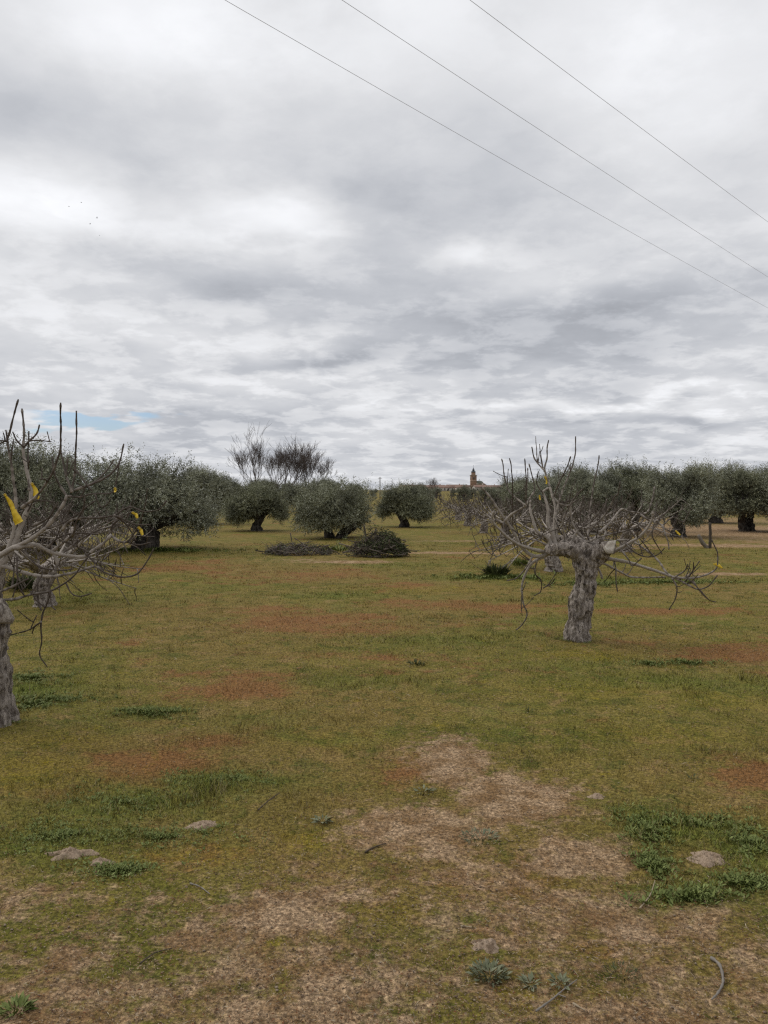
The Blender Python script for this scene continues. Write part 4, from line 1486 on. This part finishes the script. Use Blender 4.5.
# ------------------------------------------------------------------ brush piles
def brush(px0, px1, by, h, label, nst, nlf, lm, seed, dk):
    global rng
    rs = random.Random(seed)
    keep = rng
    rng = np.random.default_rng(seed)
    g = gr((px0 + px1) / 2, by)
    Wd = (px1 - px0) / F * g[1]
    root = tag(empty('brush_pile', (g[0], g[1] + Wd * .3, gz(g[0], g[1]))), label, 'brush pile', 'piles of pruned branches')
    mb = MB()
    prof = lambda u, v: h * max(0.0, 1 - (abs(u) ** 2.2 + abs(v) ** 2.2)) ** .5 * (.62 + .75 * float(vnoise(np.array((u * 3.4 + seed, v * 2.4, .5)))) + dk * .35 * u)
    for _ in range(nst):
        u, v = rs.uniform(-1, 1), rs.uniform(-1, 1)
        hh = prof(u, v)
        if hh <= .02:
            continue
        x, y, z = u * Wd * .5, v * Wd * .32, rs.random() ** .5 * hh
        a, e = rs.random() * 6.28, rs.gauss(.12, .38)
        ln = rs.uniform(.12, .45) if rs.random() < .8 else rs.uniform(.5, .95)
        d = np.array((math.cos(a) * math.cos(e), math.sin(a) * math.cos(e) * .7, math.sin(e)))
        c = np.array((x, y, max(z, .02)))
        b = np.array((rs.gauss(0, .05), rs.gauss(0, .05), rs.gauss(.02, .04)))
        q = np.array([c - d * ln * .5, c + b, c + d * ln * .5])
        q[:, 2] = np.maximum(q[:, 2], .01)
        mb.tube(crom(q, .12), np.linspace(rs.uniform(.006, .018), .004, len(crom(q, .12))), 5)
    mb.obj('branches', M['brush'], root)
    lf = MB()
    n = nlf
    u, v = rng.uniform(-1, 1, n), rng.uniform(-1, 1, n)
    hh = h * np.maximum(0, 1 - (np.abs(u) ** 2.2 + np.abs(v) ** 2.2)) ** .5 * (.75 + .75 * vnoise(np.stack([u * 3.4 + seed, v * 2.4, 0 * u + .5], -1)) + dk * .4 * u)
    k = (hh > .02) & (rng.random(n) < np.clip(.45 + dk * u, .05, 1))
    u, v, hh = u[k], v[k], hh[k]
    n = len(u)
    z = hh * (.35 + .75 * rng.random(n))
    ax = rand_dirs(n, -.4, .9)
    lf.diamonds(np.stack([u * Wd * .5, v * Wd * .32, z], -1), ax, unit(np.cross(ax, rand_dirs(n))), .075, .022)
    lf.obj('leaves', M[lm], root)
    rng = keep
    return root


brush(260, 334, 556, .27, 'low grey heap of pruned twigs left of the darker pile', 300, 1500, 'dead', 61, -.1)
brush(348, 408, 558, .64, 'taller dark heap of pruned branches with green leaves on its right', 520, 9000, 'darkweed', 62, .42)
weed(338, 552, 220, .16, .7, .32, 'weed', 'bright green weeds between the two brush piles', .16, 2)
mbs = MB()
q = crom(np.array([(0, 0, 0), (.02, 0, .3), (-.02, .02, .62)]), .05)
mbs.tube(q, np.linspace(.035, .02, len(q)), 8, wob=.2)
g = gr(365, 549)
tag(mbs.obj('wooden_stake', M['post'], loc=(g[0], g[1], 0)), 'short upright stake sticking up behind the dark brush pile', 'stake')

# ------------------------------------------------------------------ post and board on the right
g = gr(710, 548)
mbs = MB()
q = crom(np.array([(0, 0, -.05), (.005, 0, .35), (-.01, 0, .70)]), .05)
mbs.tube(q, np.linspace(.045, .036, len(q)), 9, wob=.18)
tag(mbs.obj('wooden_post', M['post'], loc=(g[0], g[1], gz(g[0], g[1]))), 'dark wooden post standing in bare soil before the right grove', 'post')
mbs = MB()
q = crom(np.array([(.14, .0, 0), (.0, .0, .16), (-.10, .02, .36)]), .03)
mbs.tube(q, np.linspace(.06, .045, len(q)), 9, wob=.3)
tag(mbs.obj('log', M['board'], loc=(g[0] - .20, g[1] + .03, gz(g[0], g[1]))), 'pale split log leaning against the dark wooden post', 'log')

# ------------------------------------------------------------------ power lines and birds
def wire(pa, pb, label):
    def w_(px, py):
        u, v = (px - CX) / F, (CY - py) / F
        s = (8.0 - EYE) / (v * ct - st)
        return np.array((u * s, s * (ct + v * st), 8.0))
    a, b = w_(*pa), w_(*pb)
    d = unit(b - a)
    ts = np.linspace(-30, 240, 90)
    P = a + d * ts[:, None]
    tm = np.linalg.norm(b - a) * .5
    P[:, 2] += .00035 * ((ts - tm) ** 2 - tm ** 2)
    o0 = a.copy()
    mb = MB()
    mb.tube(P - o0, .0030, 6)
    return tag(mb.obj('power_line', M['wire'], loc=o0), label, 'power line', 'overhead power lines')


wire((225, 0), (768, 308), 'lowest of three overhead wires, reaching farthest left')
wire((342, 0), (768, 277), 'middle of three overhead wires crossing the sky')
wire((470, 0), (768, 222), 'topmost of three overhead wires, nearest the upper right corner')


def bird(px, py, Y, sc, yaw, flap, label):
    loc = at(px, py, Y)
    root = tag(empty('bird', loc, yaw), label, 'bird', 'birds flying in the left sky')
    root.scale = (sc,) * 3
    b = MB()
    q = crom(np.array([(-.17, 0, -.01), (-.08, 0, 0), (.02, 0, 0), (.11, 0, .015), (.17, 0, .02)]), .02)
    f = np.linspace(0, 1, len(q))
    b.tube(q, .012 + .038 * np.sin(np.pi * np.clip(f * .85 + .06, 0, 1)) ** 1.2, 10)
    b.add([(-.16, -.01, 0), (-.16, .01, 0), (-.27, .05, 0), (-.27, -.05, 0), (-.16, 0, .012), (-.16, 0, -.012)], [(0, 1, 2, 3), (4, 1, 2, 3), (5, 3, 2, 0)])
    b.obj('body', M['bird'], root, True)
    for s in (-1, 1):
        wg = MB()
        pts = []
        for k, (x, sp, ch) in enumerate([(.05, .03, .14), (.07, .15, .13), (.03, .27, .10), (-.05, .37, .03)]):
            z = math.sin(flap) * sp - .25 * flap * sp * sp
            y = s * sp * math.cos(flap)
            pts += [(x, y, z + .006), (x - ch, y, z + .004), (x - ch * .4, y, z - .006)]
        fs = []
        for k in range(3):
            a = k * 3
            for p_, q_ in ((0, 1), (1, 2), (2, 0)):
                fs.append((a + p_, a + q_, a + 3 + q_, a + 3 + p_))
        wg.add(pts, fs)
        wg.obj('wing', M['bird'], root)
    return root


bird(97, 218, 105, .62, .5, .7, 'dark bird with raised wings, right one of the two darkest')
bird(90, 224, 108, .58, 1.0, .5, 'dark bird just lower left of the darkest bird')
bird(81.4, 202.5, 130, .6, .2, .1, 'pale bird flying highest in the small flock')
bird(69, 206.5, 135, .6, .1, .05, 'pale bird flying farthest left in the small flock')
bird(99.6, 235.5, 150, .45, .1, .1, 'faintest bird flying lowest in the small flock')

# ------------------------------------------------------------------ far poles
for px, top, Y, label in [(380, 477, 170, 'slim pole standing above the far trees near picture centre'),
                          (98, 463, 75, 'slim grey pole above the trees left of the broad olive'),
                          (80, 466, 80, 'second slim pole behind the left fig shoots')]:
    p_ = at(px, top, Y)
    mbp = MB()
    z0 = gz(p_[0], Y)
    mbp.tube(np.array([(0, 0, 0), (0, 0, (p_[2] - z0) * .5), (0, 0, p_[2] - z0)]), np.array((.13, .11, .09)), 8)
    mbp.box((0, 0, p_[2] - z0 - .25), (.9, .08, .10))
    tag(mbp.obj('utility_pole', M['pole'], loc=(p_[0], Y, z0)), label, 'pole', 'far utility poles')

# ------------------------------------------------------------------ village
def house(px, Y, w_, d_, h_, wallm, rz, label, roofh=1.7):
    x = (px - CX) / F * Y
    root = tag(empty('house', (x, Y, gz(x, Y) - .2), rz), label, 'house', 'low houses of the village')
    b = MB()
    b.box((0, 0, h_ / 2), (w_, d_, h_))
    b.add([(-w_ / 2, -d_ / 2, h_), (-w_ / 2, d_ / 2, h_), (-w_ / 2, 0, h_ + roofh), (w_ / 2, -d_ / 2, h_), (w_ / 2, d_ / 2, h_), (w_ / 2, 0, h_ + roofh)], [(0, 1, 2), (3, 5, 4)])
    b.obj('wall', M[wallm], root)
    r_ = MB()
    e = .45
    k = roofh / (d_ / 2)
    for s in (-1, 1):
        y1, z1 = s * (d_ / 2 + e), h_ - k * e + .05
        v = [(-w_ / 2 - e, y1, z1), (w_ / 2 + e, y1, z1), (w_ / 2 + e, 0, h_ + roofh + .05), (-w_ / 2 - e, 0, h_ + roofh + .05)]
        v += [(a, b_, c + .2) for a, b_, c in v]
        r_.add(v, [(0, 1, 2, 3), (7, 6, 5, 4), (0, 4, 5, 1), (1, 5, 6, 2), (2, 6, 7, 3), (3, 7, 4, 0)])
    ro = r_.obj('roof', M['rooftile'], root)
    c = MB()
    c.box((w_ * .25, d_ * .12, h_ + roofh + .3), (.7, .7, 1.3))
    c.obj('chimney', M[wallm], ro)
    nw = max(2, int(w_ / 3))
    for fl in range(max(1, int(h_ / 2.9))):
        for k in range(nw):
            q = MB()
            q.box((-w_ / 2 + (k + .5) * w_ / nw, -d_ / 2 - .02, 1.7 + fl * 2.9), (.95, .1, 1.2))
            q.obj('window', M['glass'], root)
    q = MB()
    q.box((w_ * .08, -d_ / 2 - .02, 1.02), (1.0, .12, 2.05))
    q.obj('door', M['post'], root)


HS = [(408, 640, 13, 9, 5.8, 'pink_wall', 'pink walled village house at the left end of the roofs'),
      (418, 660, 12, 9, 6.0, 'white_wall', 'white village house showing left of the lone bare tree'),
      (426, 640, 14, 9, 5.4, 'ochre_wall', 'ochre village house just behind the lone bare tree'),
      (437, 650, 13, 9, 5.8, 'pink_wall', 'pink village house right of the lone bare tree'),
      (446, 620, 12, 8, 5.2, 'white_wall', 'white village house midway between bare tree and tower'),
      (455, 660, 14, 10, 6.4, 'pink_wall', 'reddish village house left of the church tower'),
      (463, 640, 11, 9, 5.6, 'white_wall', 'white village house close to the left of the tower'),
      (480, 660, 11, 9, 6.0, 'white_wall', 'white village house below the church dome'),
      (490, 650, 14, 9, 5.6, 'ochre_wall', 'ochre village house right of the church dome'),
      (500, 680, 13, 9, 5.8, 'pink_wall', 'pink village house at the right end, behind fig shoots')]
for k, (px, Y, w_, d_, h_, wm, lb) in enumerate(HS):
    house(px, Y, w_, d_, h_ * .56, wm, (-.3, .2, -.15, .35, .05, -.25)[k % 6], lb)

# church
Yc = 820
xc = (473.3 - CX) / F * Yc
z0 = gz(xc, Yc)
pxm = Yc / F


def zpx(py):
    return at(473, py, Yc)[2] - z0


root = tag(empty('church', (xc, Yc, z0), .12), 'brick church tower with slender belfry and grey dome above the village', 'church')
b = MB()
tw = 5.7
zt = zpx(475.2)
b.box((0, 0, zt / 2), (tw, tw, zt))
tower = b.obj('tower', M['brick'], root)
for zz, pr in ((zpx(486), .35), (zpx(481), .3), (zt, .55)):
    c = MB()
    c.box((0, 0, zz), (tw + pr * 2, tw + pr * 2, .5))
    c.obj('cornice', M['pale_stone'], tower)
for k in range(4):
    a = k * math.pi / 2
    for off in (-.95, .95):
        q = MB()
        cx_, cy_ = off, -tw / 2 - .01
        q.box((cx_ * math.cos(a) - cy_ * math.sin(a), cx_ * math.sin(a) + cy_ * math.cos(a), zpx(478.2)), (1.05, .16, 3.0), a)
        q.obj('belfry_opening', M['glass'], tower)
b = MB()
z1 = zpx(472.2)
ang = np.linspace(0, 2 * math.pi, 12)
b.tube(np.array([(0, 0, zt), (0, 0, (zt + z1) / 2), (0, 0, z1 - .2)]), np.array((2.3, 2.3, 2.2)), 8)
b.obj('lantern', M['brick'], root)
b = MB()
f = np.linspace(0, 1, 9)
b.tube(np.stack([0 * f, 0 * f, z1 + 1.5 * np.sin(f * math.pi / 2)], -1), np.maximum(.5, 2.6 * np.cos(f * math.pi / 2)), 12)
b.obj('dome', M['slate'], root)
b = MB()
z2, z3, z4 = zpx(470.2), zpx(467.6), zpx(465)
b.tube(np.array([(0, 0, z1), (0, 0, z2)]), .38, 8)
b.tube(np.array([(0, 0, z2 - .2), (0, 0, z2 + .1), (0, 0, z2 + .9), (0, 0, z3)]), np.array((1.6, 1.5, .8, .2)), 10)
b.tube(np.array([(0, 0, z3), (0, 0, z4)]), .10, 6)
b.box((0, 0, z4 - .8), (1.0, .12, .12))
b.obj('spire', M['slate'], root)
b = MB()
zn = zpx(484.6)
b.box((7.5, 3, zn / 2), (9.6, 13, zn))
b.obj('nave', M['brick'], root)
b = MB()
b.box((6.2, 0, zn + .6), (7.6, 7.6, 1.2))
b.obj('drum', M['pale_stone'], root)
b = MB()
f = np.linspace(0, 1, 10)
b.tube(np.stack([0 * f + 6.2, 0 * f, zn + 1.2 + 3.0 * np.sin(f * math.pi / 2)], -1), np.maximum(.3, 4.4 * np.cos(f * math.pi / 2)), 16)
b.tube(np.array([(6.2, 0, zn + 4.6), (6.2, 0, zn + 6.0)]), .28, 6)
b.obj('cupola', M['dome'], root)
b = MB()
v = [(8.4, -4.2, zn), (14.2, -4.2, zn - 1.0), (14.2, 8, zn - 1.0), (8.4, 8, zn), (9.2, -2.5, zn + 2.4), (9.2, 6, zn + 2.4)]
b.add(v, [(0, 1, 4, 4), (1, 2, 5, 4), (2, 3, 5, 5), (3, 0, 4, 5), (0, 3, 2, 1)])
b.obj('roof', M['rooftile'], root)
b = MB()
b.box((10.5, 0, (zn - 1.2) / 2), (7, 8, zn - 1.2))
b.obj('chapel', M['pale_stone'], root)

# ------------------------------------------------------------------ render settings
SC.view_settings.view_transform = 'Standard'
SC.view_settings.look = 'None'
SC.view_settings.exposure = 0
SC.view_settings.gamma = 1
SC.view_settings.use_curve_mapping = False
SC.render.engine = 'CYCLES'
SC.cycles.max_bounces = 6
SC.cycles.diffuse_bounces = 3
SC.cycles.glossy_bounces = 2
SC.cycles.use_denoising = False
SC.cycles.filter_width = 1.3
